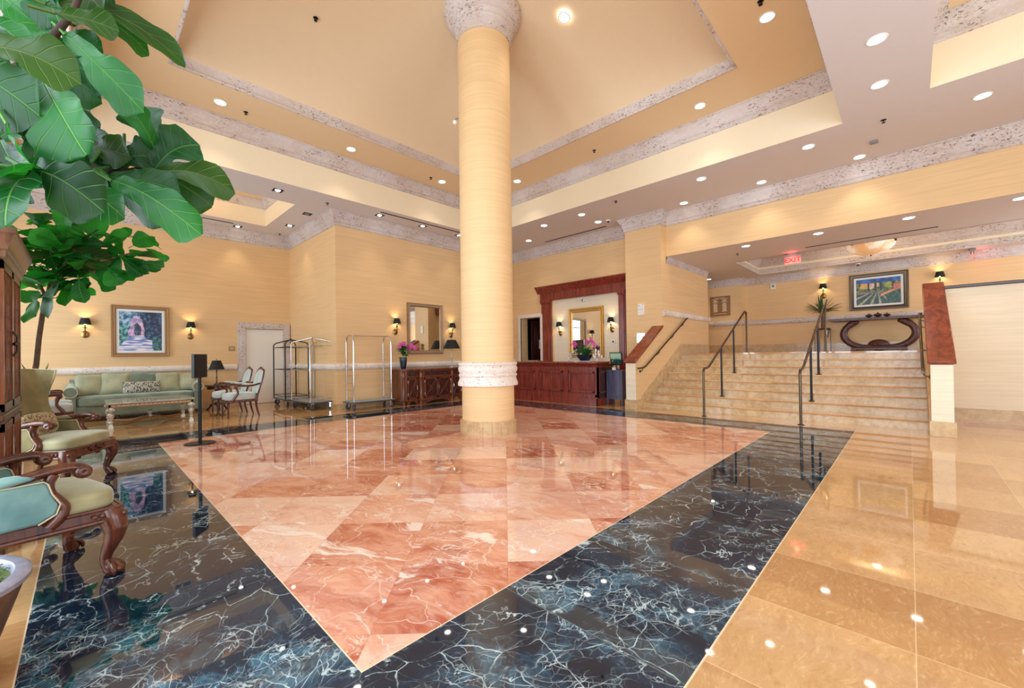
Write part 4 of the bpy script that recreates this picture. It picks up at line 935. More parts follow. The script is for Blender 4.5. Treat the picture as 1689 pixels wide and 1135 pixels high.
def wing_chair(label, loc, rz, up, seatm):
    t = thing('wing_armchair', label, 'armchair', loc, R(rz))
    D, W = 0.60, 0.68      # front at +x
    x0, x1, y0 = -D / 2, D / 2, W / 2
    for s in (-1, 1):
        o = cabriole(1, s).build('leg', M['chairwood'], t, smooth=60); o.location = (x1 - .05, s * (y0 - .045), 0)
    for s in (-1, 1):
        mb = MB(); mb.tube([(0, 0, .34), (0, 0, .2), (-.05, 0, .06), (-.09, 0, 0)], [.026, .022, .02, .024], 8); o = mb.build('leg', M['chairwood'], t, smooth=60); o.location = (x0 + .04, s * (y0 - .10), 0)
    mb = MB()
    sh = [(x1, -y0 + .02), (x1 + .015, -y0 * .5), (x1 + .02, 0), (x1 + .015, y0 * .5), (x1, y0 - .02), (x1 - .02, y0), (x0, y0 - .07), (x0, -y0 + .07), (x1 - .02, -y0)]
    mb.prism(sh, 2, .315, .385)
    mb.tube([(p[0], p[1], .315) for p in sh + sh[:1]], .014, 8); mb.tube([(p[0], p[1], .382) for p in sh + sh[:1]], .010, 8)
    for k in range(7): mb.ball((x1 + .022, (k - 3) * .035, .345 + .012 * cos(k * 2)), .016, 6, 5)
    for s in (-1, 1):
        for k in range(4): mb.ball((x1 - .03 - k * .03, s * (y0 + .004), .35), .013, 6, 5)
    mb.build('seat_frame', M['chairwood'], t)
    mb = MB(); mb.pad(x0 + .06, x1 + .005, -y0 + .01, y0 - .01, .37, .485, 10, 5.0, fn=lambda x, y, z: (x, y * (1 - .12 * (x1 - x) / D), z + (.022 * cos(x * 4) * cos(y * 3.5) if z > .43 else 0)))
    mb.build('seat_cushion', seatm, t, smooth=70)
    # back with wings: a curved shell
    mb = MB()
    def shell(u, v, off):       # u across -1..1, v up 0..1
        wy = (y0 - .065) * (1 - .05 * sin(pi * v)) + .035 * v ** 3
        ang = max(0, abs(u) - .62) / .38
        y = (1 if u > 0 else -1) * (min(abs(u), .62) / .62 * wy * .93 + ang * .05)
        wingd = .19 * (0.68 + .32 * cos(2 * pi * (v - .05))) + .03 * v
        x = x0 - .01 - .13 * v + .03 * sin(pi * v) + ang * wingd + off * (1 - .75 * ang)
        z = .40 + .74 * v - .01 * (u * u) * v + (.012 * (1 - u * u) * v)
        if off: y *= .985
        return (x, y, z)
    nu, nv = 22, 16; vs = []; fs = []
    for off in (0.075, -0.03):
        for j in range(nv + 1):
            for i in range(nu + 1): vs.append(shell(-1 + 2 * i / nu, j / nv, off))
    A = (nu + 1) * (nv + 1)
    for j in range(nv):
        for i in range(nu):
            a = j * (nu + 1) + i; fs.append((a, a + 1, a + nu + 2, a + nu + 1)); fs.append((A + a, A + a + nu + 1, A + a + nu + 2, A + a + 1))
    for j in range(nv):
        a = j * (nu + 1); b = a + nu; fs.append((a, a + nu + 1, A + a + nu + 1, A + a)); fs.append((b, A + b, A + b + nu + 1, b + nu + 1))
    for i in range(nu):
        a = nv * (nu + 1) + i; fs.append((a, a + 1, A + a + 1, A + a)); fs.append((i, A + i, A + i + 1, i + 1))
    mb.add(vs, fs); b = mb.build('backrest', up, t, smooth=50)
    mb = MB()
    edge = [shell(-1, j / nv, .02) for j in range(nv + 1)] + [shell(-1 + 2 * i / nu, 1, .02) for i in range(1, nu + 1)] + [shell(1, 1 - j / nv, .02) for j in range(1, nv + 1)]
    mb.tube(edge, .007, 6); mb.build('piping', M['piping'], b, smooth=60)
    xa = x1 - .13
    for s in (-1, 1):
        ar = thing('arm', None, None); ar.parent = t
        yy = s * (y0 - .035)
        mb = MB(); prof = [(x0 - .02, .385), (xa - .20, .385), (xa - .135, .42), (xa - .12, .47), (xa - .15, .53), (xa - .165, .585), (xa - .18, .60), (x0 - .05, .60)]
        mb.prism(prof, 1, yy - .032, yy + .032); pn = mb.build('arm_panel', up, ar, bevel=0.012)
        mb = MB()
        for q in (yy - .034, yy + .034): mb.tube([(p[0], q, p[1]) for p in prof[1:]], .004, 6)
        mb.build('piping', M['piping'], ar)
        mb = MB(); mb.tube([(x0 + .02, yy, .60), (xa - .30, yy, .625), (xa - .20, yy, .63)], [.042, .045, .03], 10, flat=.6); mb.build('arm_pad', up, ar, smooth=60)
        mb = MB()
        mb.stube([(xa - .34, yy, .612), (xa - .24, yy, .628), (xa - .14, yy, .645), (xa - .07, yy, .646), (xa - .02, yy, .628)], [.026, .032, .034, .034, .030], 12, flat=.8)
        mb.lathe([(0, -.034), (.012, -.042), (.026, -.038), (.036, -.03), (.038, 0), (.036, .03), (.026, .038), (.012, .042), (0, .034)], 18, mat=Matrix.Translation((xa - .03, yy, .615)) @ Matrix.Rotation(R(90), 4, 'X'))
        mb.stube([(xa - .14, yy, .625), (xa - .155, yy, .58), (xa - .15, yy, .53), (xa - .125, yy, .485), (xa - .105, yy, .44), (xa - .12, yy, .395), (xa - .16, yy, .35)], [.034, .029, .029, .034, .040, .042, .036], 12, flat=.8)
        mb.build('arm_rest', M['chairwood'], ar, smooth=60)
    return t
wing_chair('aqua velvet wing armchair with carved cabriole legs nearest the camera at left', (-0.235, 3.54, 0), 16, M['teal'], M['seatv'])
wing_chair('olive velvet wing armchair with carved legs between the armoire and the black marble border', (-0.20, 6.10, 0), -30, M['olive'], M['seatv'])
mb = MB(); mb.pad(-.22, .22, -.06, .06, -.12, .12, 8, 3.0)
pw = tag(mb.build('lumbar_pillow', M['damask2'], smooth=70), 'small gold patterned pillow on the olive wing armchair', 'pillow'); pw.location = (-0.33, 6.16, 0.60); pw.rotation_euler = (R(-14), 0, R(60))

def fauteuil(label=None, loc=(0, 0, 0), rz=0):
    t = thing('open_armchair', label, 'armchair', loc, R(rz), 'pale blue open armchairs around the coffee table')
    mb = MB(); mb.pad(-.27, .29, -.29, .29, .34, .50, 10, 5.0, fn=lambda x, y, z: (x, y * (1 - .14 * (.29 - x) / .56), z + (.02 * cos(x * 4) * cos(y * 4) if z > .42 else 0))); mb.build('seat_cushion', M['paleblue'], t, smooth=70)
    mb = MB(); sh = [(.29, -.27), (.305, 0), (.29, .27), (.27, .29), (-.27, .245), (-.27, -.245), (.27, -.29)]; mb.prism(sh, 2, .325, .375); mb.tube([(p[0], p[1], .33) for p in sh + sh[:1]], .009, 6); mb.build('seat_frame', M['chairwood'], t)
    for x, y in ((.26, -.25), (.26, .25)):
        mb = MB(); mb.lathe([(0, 0), (.012, 0), (.014, .02), (.022, .29), (.03, .30), (.024, .32), (.03, .335)], 10, c=(x, y)); mb.build('leg', M['chairwood'], t)
    for y in (-.22, .22):
        mb = MB(); mb.stube([(-.24, y, .35), (-.255, y, .18), (-.30, y, 0)], [.024, .02, .014], 8); mb.build('leg', M['chairwood'], t)
    def bk(u, v): return (-.27 - .13 * v - .0 * u, u * (.245 + .03 * sin(pi * v)) * (1.0 if v < .8 else 1 - (v - .8) * .5), .46 + v * (.50 + .05 * cos(u * pi / 2)))
    pts = [bk(-1, j / 8) for j in range(9)] + [bk(-1 + 2 * i / 10, 1) for i in range(1, 11)] + [bk(1, 1 - j / 8) for j in range(1, 9)] + [bk(1 - 2 * i / 6, 0) for i in range(1, 7)]
    mb = MB(); mb.tube(pts, .021, 8, flat=.8); mb.ball((-.40, 0, 1.02), .03, 8, 6, sc=(.7, 2, .8))
    for y in (-.235, .235): mb.tube([(-.25, y, .34), (-.27, y, .47)], .02, 8)
    mb.build('back_frame', M['chairwood'], t, smooth=60)
    mb = MB(); n = 10; vs = []; fs = []
    for off in (.045, -.02):
        for j in range(n + 1):
            for i in range(n + 1):
                u, v = -.93 + 1.86 * i / n, .04 + .92 * j / n; p = bk(u, v); k = (1 - u ** 4) * (1 - (2 * v - 1) ** 4); vs.append((p[0] + off * k, p[1], p[2]))
    A = (n + 1) ** 2
    for j in range(n):
        for i in range(n): a = j * (n + 1) + i; fs += [(a, a + 1, a + n + 2, a + n + 1), (A + a, A + a + n + 1, A + a + n + 2, A + a + 1)]
    mb.add(vs, fs); mb.build('back_cushion', M['paleblue'], t, smooth=70)
    for s in (-1, 1):
        mb = MB(); mb.stube([(-.31, s * .255, .70), (-.2, s * .285, .665), (-.05, s * .30, .66), (.08, s * .30, .67), (.13, s * .30, .66), (.145, s * .30, .635), (.12, s * .295, .60), (.10, s * .29, .52), (.14, s * .285, .44), (.19, s * .28, .36)], [.018, .02, .022, .026, .028, .026, .02, .02, .024, .026], 10); mb.build('armrest', M['chairwood'], t, smooth=60)
        mb = MB(); mb.tube([(-.18, s * .285, .685), (-.05, s * .30, .69), (.03, s * .30, .69)], [.012, .026, .014], 8); mb.build('arm_pad', M['paleblue'], t, smooth=60)
    return t
fa = fauteuil('pale blue open armchair with curved wooden arms right of the coffee table, nearer the camera', (2.27, 10.22, 0), 180)
copy_tree(fa, 'pale blue open armchair at right of the coffee table, farther back beside the lamp table', (2.24, 11.02, 0), R(180))
copy_tree(fa, 'pale blue open armchair at the left of the sofa, nearer the camera', (-0.44, 10.35, 0), R(2))
copy_tree(fa, 'pale blue open armchair at the left of the sofa, nearer the wall', (-0.46, 11.15, 0), R(0))

# sofa
so = thing('sofa', 'long sage green velvet sofa with camel back and rolled arms against the wall', 'sofa', (0.80, 12.2, 0))
W, y0, y1 = 1.08, -.42, .45
mb = MB(); mb.box(-W + .08, W - .08, y0 + .04, y1 - .05, .09, .30); mb.build('seat_base', M['sage'], so, bevel=0.02)
mb = MB(); mb.pad(-W + .13, W - .13, y0, y1 - .15, .29, .50, 12, 8.0, fn=lambda x, y, z: (x, y, z + (.012 * cos(x * 1.2) if z > .4 else 0))); mb.build('seat_cushion', M['sage'], so, smooth=70)
mb = MB(); n = 40
top = lambda x: .84 + .10 * (0.5 + 0.5 * cos(min(1, abs(x) / (W * .8)) * pi)) ** .8
vs = []; fs = []
for i in range(n + 1):
    x = -W + .05 + (2 * W - .1) * i / n; zt = top(x)
    row = [(x, .22, .30), (x, .24, .55), (x, .28, zt - .06), (x, .31, zt - .01), (x, .36, zt), (x, .41, zt - .02), (x, .43, zt - .08), (x, .42, .12)]
    vs += row
    if i:
        a, b = (i - 1) * 8, i * 8
        fs += [(a + k, b + k, b + (k + 1) % 8, a + (k + 1) % 8) for k in range(8)]
fs += [tuple(range(8)), tuple(n * 8 + k for k in range(8))[::-1]]
mb.add(vs, fs); mb.build('backrest', M['sage'], so, smooth=60)
for s in (-1, 1):
    mb = MB(); xx = s * (W - .075)
    mb.box(xx - .07, xx + .07, y0 + .03, y1 - .05, .09, .60)
    mb.tube([(xx, y0 + .01, .60), (xx, 0, .63), (xx, .3, .68)], [.105, .10, .09], 16)
    ar = mb.build('arm', M['sage'], so, smooth=60)
    mb = MB(); mb.tube([(xx + .10 * cos(a), y0 + .005, .60 + .10 * sin(a)) for a in [2 * pi * k / 18 for k in range(19)]], .008, 6); mb.build('piping', M['piping'], ar)
for x in (-.98, -.33, .33, .98):
    mb = MB(); mb.lathe([(0, 0), (.018, 0), (.028, .09), (.0, .09)], 10, c=(x, y0 + .1)); mb.build('foot', M['darkwood'], so)
def pillow(name, label, loc, rot, a, h, m, d=.075, grp='sofa pillows'):
    mb = MB(); n = 12; vs = []; fs = []
    for s in (1, -1):
        for j in range(n + 1):
            for i in range(n + 1):
                u, v = -1 + 2 * i / n, -1 + 2 * j / n; k = ((1 - u * u) * (1 - v * v)) ** .45
                pin = 1 - .06 * (1 - abs(u)) * abs(v) ** 3; pin2 = 1 - .06 * (1 - abs(v)) * abs(u) ** 3
                vs.append((u * a * pin2, s * d * k, v * h * pin))
    A = (n + 1) ** 2
    for j in range(n):
        for i in range(n): q = j * (n + 1) + i; fs += [(q, q + n + 1, q + n + 2, q + 1), (A + q, A + q + 1, A + q + n + 2, A + q + n + 1)]
    mb.add(vs, fs); o = tag(mb.build(name, m, smooth=70), label, 'pillow', grp); o.location = loc; o.rotation_euler = rot
    return o
lean = R(-17)
pillow('throw_pillow', 'sage square pillow leaning on the left arm end of the sofa', (0.06, 12.17, .73), (lean, 0, R(10)), .22, .22, M['pill'])
pillow('throw_pillow', 'sage square pillow, second from the left end of the sofa', (0.44, 12.15, .735), (lean, R(2), R(-6)), .23, .23, M['pill'])
pillow('throw_pillow', 'sage square pillow right of the patterned bolster on the sofa', (1.30, 12.16, .725), (lean, 0, R(5)), .21, .22, M['pill'])
pillow('throw_pillow', 'sage square pillow in the right corner of the sofa, behind the black sign', (1.64, 12.18, .71), (lean, 0, R(-16)), .19, .20, M['pill'])
pillow('lumbar_pillow', 'long black and cream patterned pillow in the middle of the sofa', (0.85, 12.02, .64), (R(-20), 0, 0), .31, .13, M['damask'], .06)

# gilded coffee table
ct = thing('coffee_table', 'carved gilt coffee table with glossy top and curved stretcher in front of the sofa', 'table', (0.88, 10.75, 0))
hx, hy = .60, .52
mb = MB(); mb.box(-hx - .03, hx + .03, -hy - .03, hy + .03, .435, .46); mb.build('tabletop', M['marbletop'], ct, bevel=0.006)
mb = MB()
for a, b, c, d in ((-hx, hx, -hy, -hy + .03), (-hx, hx, hy - .03, hy), (-hx, -hx + .03, -hy, hy), (hx - .03, hx, -hy, hy)): mb.box(a, b, c, d, .375, .434)
for s in (-1, 1):
    mb.tube([(-hx, s * hy, .43), (hx, s * hy, .43)], .009, 6); mb.tube([(s * hx, -hy, .43), (s * hx, hy, .43)], .009, 6); mb.tube([(-hx, s * hy, .378), (hx, s * hy, .378)], .007, 6)
ap = mb.build('apron', M['gilt'], ct)
mb = MB()
for k in range(18):
    x = -hx + .07 + k * (2 * hx - .14) / 17
    for s in (-1, 1): mb.ball((x, s * (hy + .002), .405), .013, 6, 5, sc=(1.3, .5, .8))
for k in range(14):
    y = -hy + .07 + k * (2 * hy - .14) / 13
    for s in (-1, 1): mb.ball((s * (hx + .002), y, .405), .013, 6, 5, sc=(.5, 1.3, .8))
mb.build('carving', M['silver'], ap)
for sx in (-1, 1):
    for sy in (-1, 1):
        mb = MB(); c = (sx * (hx - .03), sy * (hy - .03))
        mb.lathe([(0, 0), (.046, 0), (.048, .035), (.036, .055), (.030, .08), (.040, .10), (.042, .115)], 4, c=c, a0=pi / 4, a1=2 * pi + pi / 4)
        mb.lathe([(.042, .11), (.026, .13), (.036, .18), (.052, .23), (.046, .255), (.026, .275), (.036, .29), (.056, .31), (.062, .34), (.058, .375)], 14, c=c)
        for k in range(4): a = pi / 4 + k * pi / 2; mb.ball((c[0] + .058 * cos(a), c[1] + .058 * sin(a), .335), .022, 6, 5)
        mb.build('leg', M['silver'], ct, smooth=40)
mb = MB()
for sx in (-1, 1):
    for sy in (-1, 1):
        mb.stube([(sx * (hx - .05), sy * (hy - .05), .075), (sx * .42, sy * .40, .05), (sx * .26, sy * .20, .055), (sx * .14, sy * .10, .10), (sx * .04, sy * .03, .12), (0, 0, .115)], [.018, .02, .02, .022, .022, .02], 8)
mb.build('stretcher', M['gilt'], ct, smooth=60)
mb = MB(); mb.lathe([(0, .12), (.05, .125), (.05, .14), (.025, .155), (.02, .17), (.045, .195), (.048, .22), (.02, .25), (.0, .26)], 14); mb.build('finial', M['silver'], ct)

# lamp tables and lamps
def lamp(label, loc, h, sb, st_, sh, m=None):
    t = thing('table_lamp', label, 'lamp', loc)
    mb = MB(); mb.lathe([(0, 0), (.065, 0), (.065, .015), (.03, .03), (.014, .05), (.012, h * .35), (.022, h * .38), (.012, h * .41), (.011, h * .7), (.02, h * .73), (.01, h * .76), (.008, h * .9)], 16); mb.build('base', m or M['bronze'], t)
    mb = MB(); z0 = h * .80; mb.lathe([(sb, z0), (st_, z0 + sh)], 28); mb.lathe([(st_ - .003, z0 + sh), (sb - .003, z0)], 28); mb.build('lamp_shade', M['shade'], t)
    mb = MB(); mb.tube([(0, 0, h * .88), (0, 0, z0 + sh + .015)], .004, 6); mb.ball((0, 0, z0 + sh + .022), .012, 8, 6)
    for k in range(3): mb.tube([(0, 0, z0 + sh - .004), (st_ * cos(k * 2.1), st_ * sin(k * 2.1), z0 + sh - .004)], .002, 4)
    mb.build('finial', M['brass'], t)
    return t
et = thing('end_table', 'dark round wooden end table between the sofa and the armchairs', 'table', (2.22, 12.05, 0))
mb = MB(); mb.lathe([(0, .565), (.24, .565), (.255, .575), (.255, .59), (.24, .60), (0, .60)], 32); mb.build('tabletop', M['darkwood'], et)
mb = MB(); mb.lathe([(.21, .50), (.21, .565)], 32); mb.lathe([(.05, .1), (.03, .2), (.045, .35), (.06, .5)], 16); mb.lathe([(0, .13), (.17, .13), (.17, .15), (0, .15)], 24); mb.build('pedestal', M['darkwood'], et)
for k in range(3):
    a = 2 * pi * k / 3 + .5; mb = MB(); mb.tube([(.03 * cos(a), .03 * sin(a), .16), (.15 * cos(a), .15 * sin(a), .10), (.21 * cos(a), .21 * sin(a), .02), (.24 * cos(a), .24 * sin(a), .0)], [.025, .02, .018, .02], 8); mb.build('leg', M['darkwood'], et)
lamp('black shaded lamp with thin stem on the end table by the sofa', (2.20, 12.05, .60), .46, .165, .085, .22)

# black sign on a pole
sg = thing('sign_stand', 'black floor sign panel on a slim pole with round base by the marble border', 'sign stand', (1.15, 7.42, 0))
mb = MB(); mb.lathe([(0, 0), (.19, 0), (.19, .008), (.18, .014), (0, .016)], 40); mb.build('base', M['blackmetal'], sg)
mb = MB(); mb.tube([(0, 0, .014), (0, 0, 1.0)], .022, 14); mb.build('pole', M['blackmetal'], sg)
mb = MB(); m = Matrix.Rotation(R(-38), 4, 'Z')
mb.box(-.02, .02, -.155, .155, .955, 1.295, mat=m); pn = mb.build('sign_panel', M['blackmetal'], sg, bevel=0.004)
mb = MB(); mb.box(-.026, -.0205, -.13, .13, .98, 1.27, mat=m); mb.build('insert', M['black'], pn, smooth=0)

# ------------------------------------------------------------------ luggage carts
def cart_base(t, lx, ly, z=.20):
    mb = MB(); mb.box(-lx / 2, lx / 2, -ly / 2, ly / 2, z - .035, z - .008); mb.build('deck', M['rubber'], t, bevel=0.012)
    mb = MB(); mb.box(-lx / 2 + .02, lx / 2 - .02, -ly / 2 + .02, ly / 2 - .02, z - .008, z); mb.build('deck_carpet', M['carpet'], t, smooth=0)
    for sx in (-1, 1):
        for sy in (-1, 1):
            c = thing('caster', None, None); c.parent = t; c.location = (sx * (lx / 2 - .09), sy * (ly / 2 - .09), 0); c.rotation_euler = (0, 0, .6 * sx + .9 * sy)
            mb = MB(); m = Matrix.Translation((0, 0, .068)) @ Matrix.Rotation(R(90), 4, 'X'); mb.lathe([(0, -.018), (.05, -.02), (.066, -.016), (.068, 0), (.066, .016), (.05, .02), (0, .018)], 18, mat=m); mb.build('wheel', M['rubber'], c)
            mb = MB(); mb.box(-.03, .03, -.03, .03, .148, .163); mb.box(-.018, .022, -.030, -.025, .05, .15); mb.box(-.018, .022, .025, .030, .05, .15); mb.build('fork', M['chrome'], c)
def birdcage(label, loc, rz, metal):
    t = thing('luggage_cart', label, 'luggage cart', loc, R(rz)); lx, ly, H = .60, 1.10, 1.60
    cart_base(t, lx, ly); px, py = lx / 2 - .03, ly / 2 - .04
    for sx in (-1, 1):
        for sy in (-1, 1):
            mb = MB(); x, y = sx * px, sy * py
            mb.tube([(x, y, .2), (x, y, H - .06), (x * .97, y * .97, H - .02), (x * .85, y * .85, H + .015), (0, 0, H + .10)], .015, 10); mb.build('post', metal, t, smooth=60)
    for nm, z in (('upper_rail', H - .10), ('middle_rail', .93), ('lower_rail', .26)):
        mb = MB(); q = [(-px, -py, z), (px, -py, z), (px, py, z), (-px, py, z), (-px, -py, z)]
        for a, b in zip(q, q[1:]): mb.tube([a, b], .009, 8)
        mb.build(nm, metal, t)
    mb = MB(); mb.ball((0, 0, H + .115), .022, 12, 8); mb.build('finial', metal, t)
    return t
birdcage('chrome birdcage luggage cart in front, next to the bright wall corner', (3.80, 10.40, 0), 4, M['chrome'])
birdcage('dark metal birdcage luggage cart parked behind the chrome one, by the white door', (3.72, 11.62, 0), -2, M['darkmetal'])
t = thing('luggage_cart', 'open arch luggage cart with ladder rungs and a top bar beside the credenza', 'luggage cart', (4.70, 9.28, 0), R(-2))
lx, ly, H = 1.08, .50, 1.72; cart_base(t, lx, ly)
for sx in (-1, 1):
    x = sx * (lx / 2 - .08); mb = MB()
    mb.tube([(x, -.20, .2), (x, -.20, 1.56), (x, -.19, 1.63), (x, -.15, 1.70), (x, -.08, H), (x, .08, H), (x, .15, 1.70), (x, .19, 1.63), (x, .20, 1.56), (x, .20, .2)], .016, 10); fr = mb.build('end_frame', M['chrome'], t, smooth=60)
    for z in (.28, .45, .62, .79): mb = MB(); mb.tube([(x, -.2, z), (x, .2, z)], .008, 8); mb.build('rung', M['chrome'], fr)
mb = MB(); mb.tube([(-lx / 2 + .08, 0, H), (lx / 2 - .08, 0, H)], .014, 10); mb.build('hanging_bar', M['chrome'], t)

# ------------------------------------------------------------------ credenza (front towards -y)
cr = thing('credenza', 'long reddish wood breakfront credenza with lattice doors under the mirror', 'cabinet', (6.42, 9.36, 0))
a, b, c, d = -.98, -.50, .50, .98
def fr_y(x): return -.42 if b < x < c else -.33
mb = MB(); out = [(a, .24), (a, -.24), (a + .10, -.34), (b, -.34), (b + .03, -.43), (c - .03, -.43), (c, -.34), (d - .10, -.34), (d, -.24), (d, .24)]
mb.prism(out, 2, .12, .86); mb.build('body', M['cherry'], cr, bevel=0.004)
mb = MB(); mb.prism([(x * 1.015 + (.0), y - (.02 if y < 0 else 0)) for x, y in out], 2, .86, .90); mb.build('top', M['cherry'], cr, bevel=0.008)
mb = MB(); mb.prism([(x * 1.01, y - (.015 if y < 0 else 0)) for x, y in out], 2, .69, .71); mb.prism([(x * 1.01, y - (.015 if y < 0 else 0)) for x, y in out], 2, .10, .13); mb.build('moulding', M['cherry'], cr, bevel=0.004)
mb = MB()
for x0_, x1_, y_ in ((a + .12, b - .02, -.335), (b + .05, c - .05, -.425), (c + .02, d - .12, -.335)):
    n = 12; pl = [(x0_, .105), (x1_, .105), (x1_, .0), (x1_ - .06, .0)] + [(x1_ - .06 - (x1_ - x0_ - .12) * k / n, .085 * sin(pi * k / n) ** .6) for k in range(1, n)] + [(x0_ + .06, .0), (x0_, .0)]
    mb.prism(pl, 1, y_, y_ + .02)
for x, y in ((a + .03, .2), (d - .03, .2)): mb.box(x - .03, x + .03, y - .03, y + .03, 0, .12)
mb.build('plinth', M['cherry'], cr)
for x, y in ((a + .05, -.30), (b + .01, -.40), (c - .01, -.40), (d - .05, -.30)):
    mb = MB(); mb.lathe([(.05, 0), (.055, .04), (.048, .10), (.056, .12), (.042, .14), (.04, .66), (.052, .69), (.054, .72), (.044, .74), (.046, .84), (.056, .862)], 16, c=(x, y)); mb.build('pilaster', M['cherry'], cr, smooth=40)
for x0_, x1_, yf, hs in ((a + .13, b - .06, -.345, 1), (b + .08, -.005, -.437, 1), (.005, c - .08, -.437, -1), (c + .06, d - .13, -.345, -1)):
    mb = MB(); mb.box(x0_, x1_, yf, yf + .02, .15, .67); dr = mb.build('door', M['mahogdark'], cr, smooth=0)
    mb = MB(); w_ = .035
    for q in ((x0_, x1_, .15, .15 + w_), (x0_, x1_, .67 - w_, .67), (x0_, x0_ + w_, .15, .67), (x1_ - w_, x1_, .15, .67)): mb.box(q[0], q[1], yf - .012, yf, q[2], q[3])
    for s in (1, -1):
        for f in (-.04, .04):
            p, q = (x0_ + w_, .19 if s > 0 else .63), (x1_ - w_, .63 if s > 0 else .19); mb.tube([(p[0] + f * .4, yf - .006, p[1]), ((p[0] + q[0]) / 2 - f, yf - .008, .41), (q[0] + f * .4, yf - .006, q[1])], .008, 6)
    mb.build('lattice', M['cherry'], dr)
    hx_ = x1_ - .02 if hs > 0 else x0_ + .02
    mb = MB(); mb.tube([(hx_, yf - .016, .33), (hx_, yf - .03, .37), (hx_, yf - .03, .45), (hx_, yf - .016, .49)], .006, 6); mb.ball((hx_, yf - .02, .41), .012, 8, 6); mb.build('handle', M['chrome'], dr)
    hq = x0_ + .008 if hs > 0 else x1_ - .008
    for z in (.24, .55): mb = MB(); mb.tube([(hq, yf - .016, z), (hq, yf - .016, z + .06)], .007, 6); mb.build('hinge', M['silver'], dr)
for x0_, x1_, yf in ((a + .13, b - .06, -.345), (b + .08, c - .08, -.437), (c + .06, d - .13, -.345)):
    mb = MB(); mb.box(x0_, x1_, yf, yf + .015, .73, .84); dr = mb.build('drawer', M['mahogdark'], cr, bevel=0.004)
    for hx_ in ([(x0_ + x1_) / 2] if x1_ - x0_ < .5 else [x0_ + .2, x1_ - .2]):
        mb = MB(); mb.tube([(hx_ - .045, yf - .004, .795), (hx_ - .03, yf - .016, .775), (hx_ + .03, yf - .016, .775), (hx_ + .045, yf - .004, .795)], .005, 6); mb.build('handle', M['brass'], dr)
lamp('dark shaded lamp with pale stem on the right end of the credenza', (7.18, 9.30, .90), .66, .24, .12, .24, M['silver'])
# ------------------------------------------------------------------ plants
WP = [(0, .03), (.05, .22), (.15, .40), (.3, .50), (.42, .53), (.55, .70), (.68, .93), (.8, 1.0), (.9, .90), (.96, .62), (1.0, .06)]
def wprof(s, tb=WP):
    for (a, p), (b, q) in zip(tb, tb[1:]):
        if s <= b: return p + (q - p) * (s - a) / (b - a)
    return tb[-1][1]
def leaf(mb, base, tip, width, face, mi=0, droop=0.15, fold=0.22, ns=12, nt=6, stalk=0.0, tb=WP, ph=0.0, wave=0.05, sag=0.0):
    base, tip = Vector(base), Vector(tip); ax = tip - base; L = ax.length; ax.normalize()
    nrm = Vector(face) - ax * Vector(face).dot(ax)
    nrm = nrm.normalized() if nrm.length > 1e-4 else ax.orthogonal().normalized()
    side = ax.cross(nrm); vs = []; uv = []
    for i in range(ns + 1):
        s = i / ns; w_ = width / 2 * wprof(s, tb)
        arch = nrm * (L * droop * (4 * s * (1 - s)) * .5)
        for j in range(nt + 1):
            t_ = -1 + 2 * j / nt
            k = fold * abs(t_) ** 1.2 * w_ + wave * width * sin(s * 13 + ph + (1.5 if t_ > 0 else 0)) * abs(t_) ** 2.5
            edge = 1 + ((.05 * sin(s * 24 + ph + t_) + .07 * sin(s * 11 + ph * 2.1 + (2 if t_ > 0 else 0))) if ns > 9 else .0)
            vs.append(base + ax * (L * s) + Vector((0, 0, sag * L * 4 * s * (1 - s))) + arch + side * (t_ * w_ * edge) + nrm * k); uv.append((.5 + t_ / 2 * max(.15, wprof(s, tb)), s))
    m = nt + 1; fs = [(i * m + j, i * m + j + 1, (i + 1) * m + j + 1, (i + 1) * m + j) for i in range(ns) for j in range(nt)]
    if mb.uv is None: mb.uv = [(0, 0)] * len(mb.v)
    mb.add(vs, fs, mi); mb.uv += uv
    if stalk:
        n0 = len(mb.v); mb.tube([base, base - ax * stalk], .0045, 5, mi); mb.uv += [(.5, .5)] * (len(mb.v) - n0)

# planter beside the camera, with the tall fig tree whose leaves hang into the view
pl = thing('planter', 'tall tapered weathered planter with pale rim at the bottom left corner', 'planter', (-0.50, 2.56, 0))
mb = MB(); mb.lathe([(0, 0), (.21, 0), (.225, .02), (.33, .36), (.335, .37)], 48); mb.build('pot', M['potrust'], pl, smooth=50)
mb = MB(); mb.lathe([(.335, .368), (.347, .375), (.349, .393), (.338, .402), (.303, .402), (.295, .392), (.285, .34)], 48); mb.build('rim', M['potrim'], pl, smooth=50)
mb = MB(); n0 = 60
mb.lathe([(.295, .375), (.15, .385), (0, .388)], 32)
for k in range(520):
    r_ = .28 * math.sqrt(random.random()); a = random.random() * 2 * pi; p = Vector((r_ * cos(a), r_ * sin(a), .380)); q = p + Vector((random.uniform(-.03, .03), random.uniform(-.03, .03), random.uniform(.004, .02))); mb.tube([p, (p + q) / 2 + Vector((0, 0, .008)), q], .0025, 4)
ms = mb.build('moss', M['moss'], pl); ms['kind'] = 'stuff'
tree = thing('fig_tree', 'tall fiddle leaf fig with huge leaves filling the upper left corner', 'tree', (-0.50, 2.56, .36))
O = Vector((-0.50, 2.56, .36))
def tl(p): return Vector(p) - O
P = lambda u, v, Y: tl(at(u, v, Y=Y))
mb = MB()
mb.tube([(0, 0, -.02), (.01, -.02, .6), (-.02, -.06, 1.1), (.0, -.1, 1.5)], [.035, .03, .026, .024], 10)
fork = Vector((.0, -.1, 1.5))
mb.tube([fork, fork + Vector((.12, -.35, .2)), P(20, 118, 1.75), P(62, 95, 1.75), P(92, 55, 1.72), P(120, 22, 1.7), P(140, -30, 1.7)], [.022, .018, .014, .012, .010, .008, .007], 8)
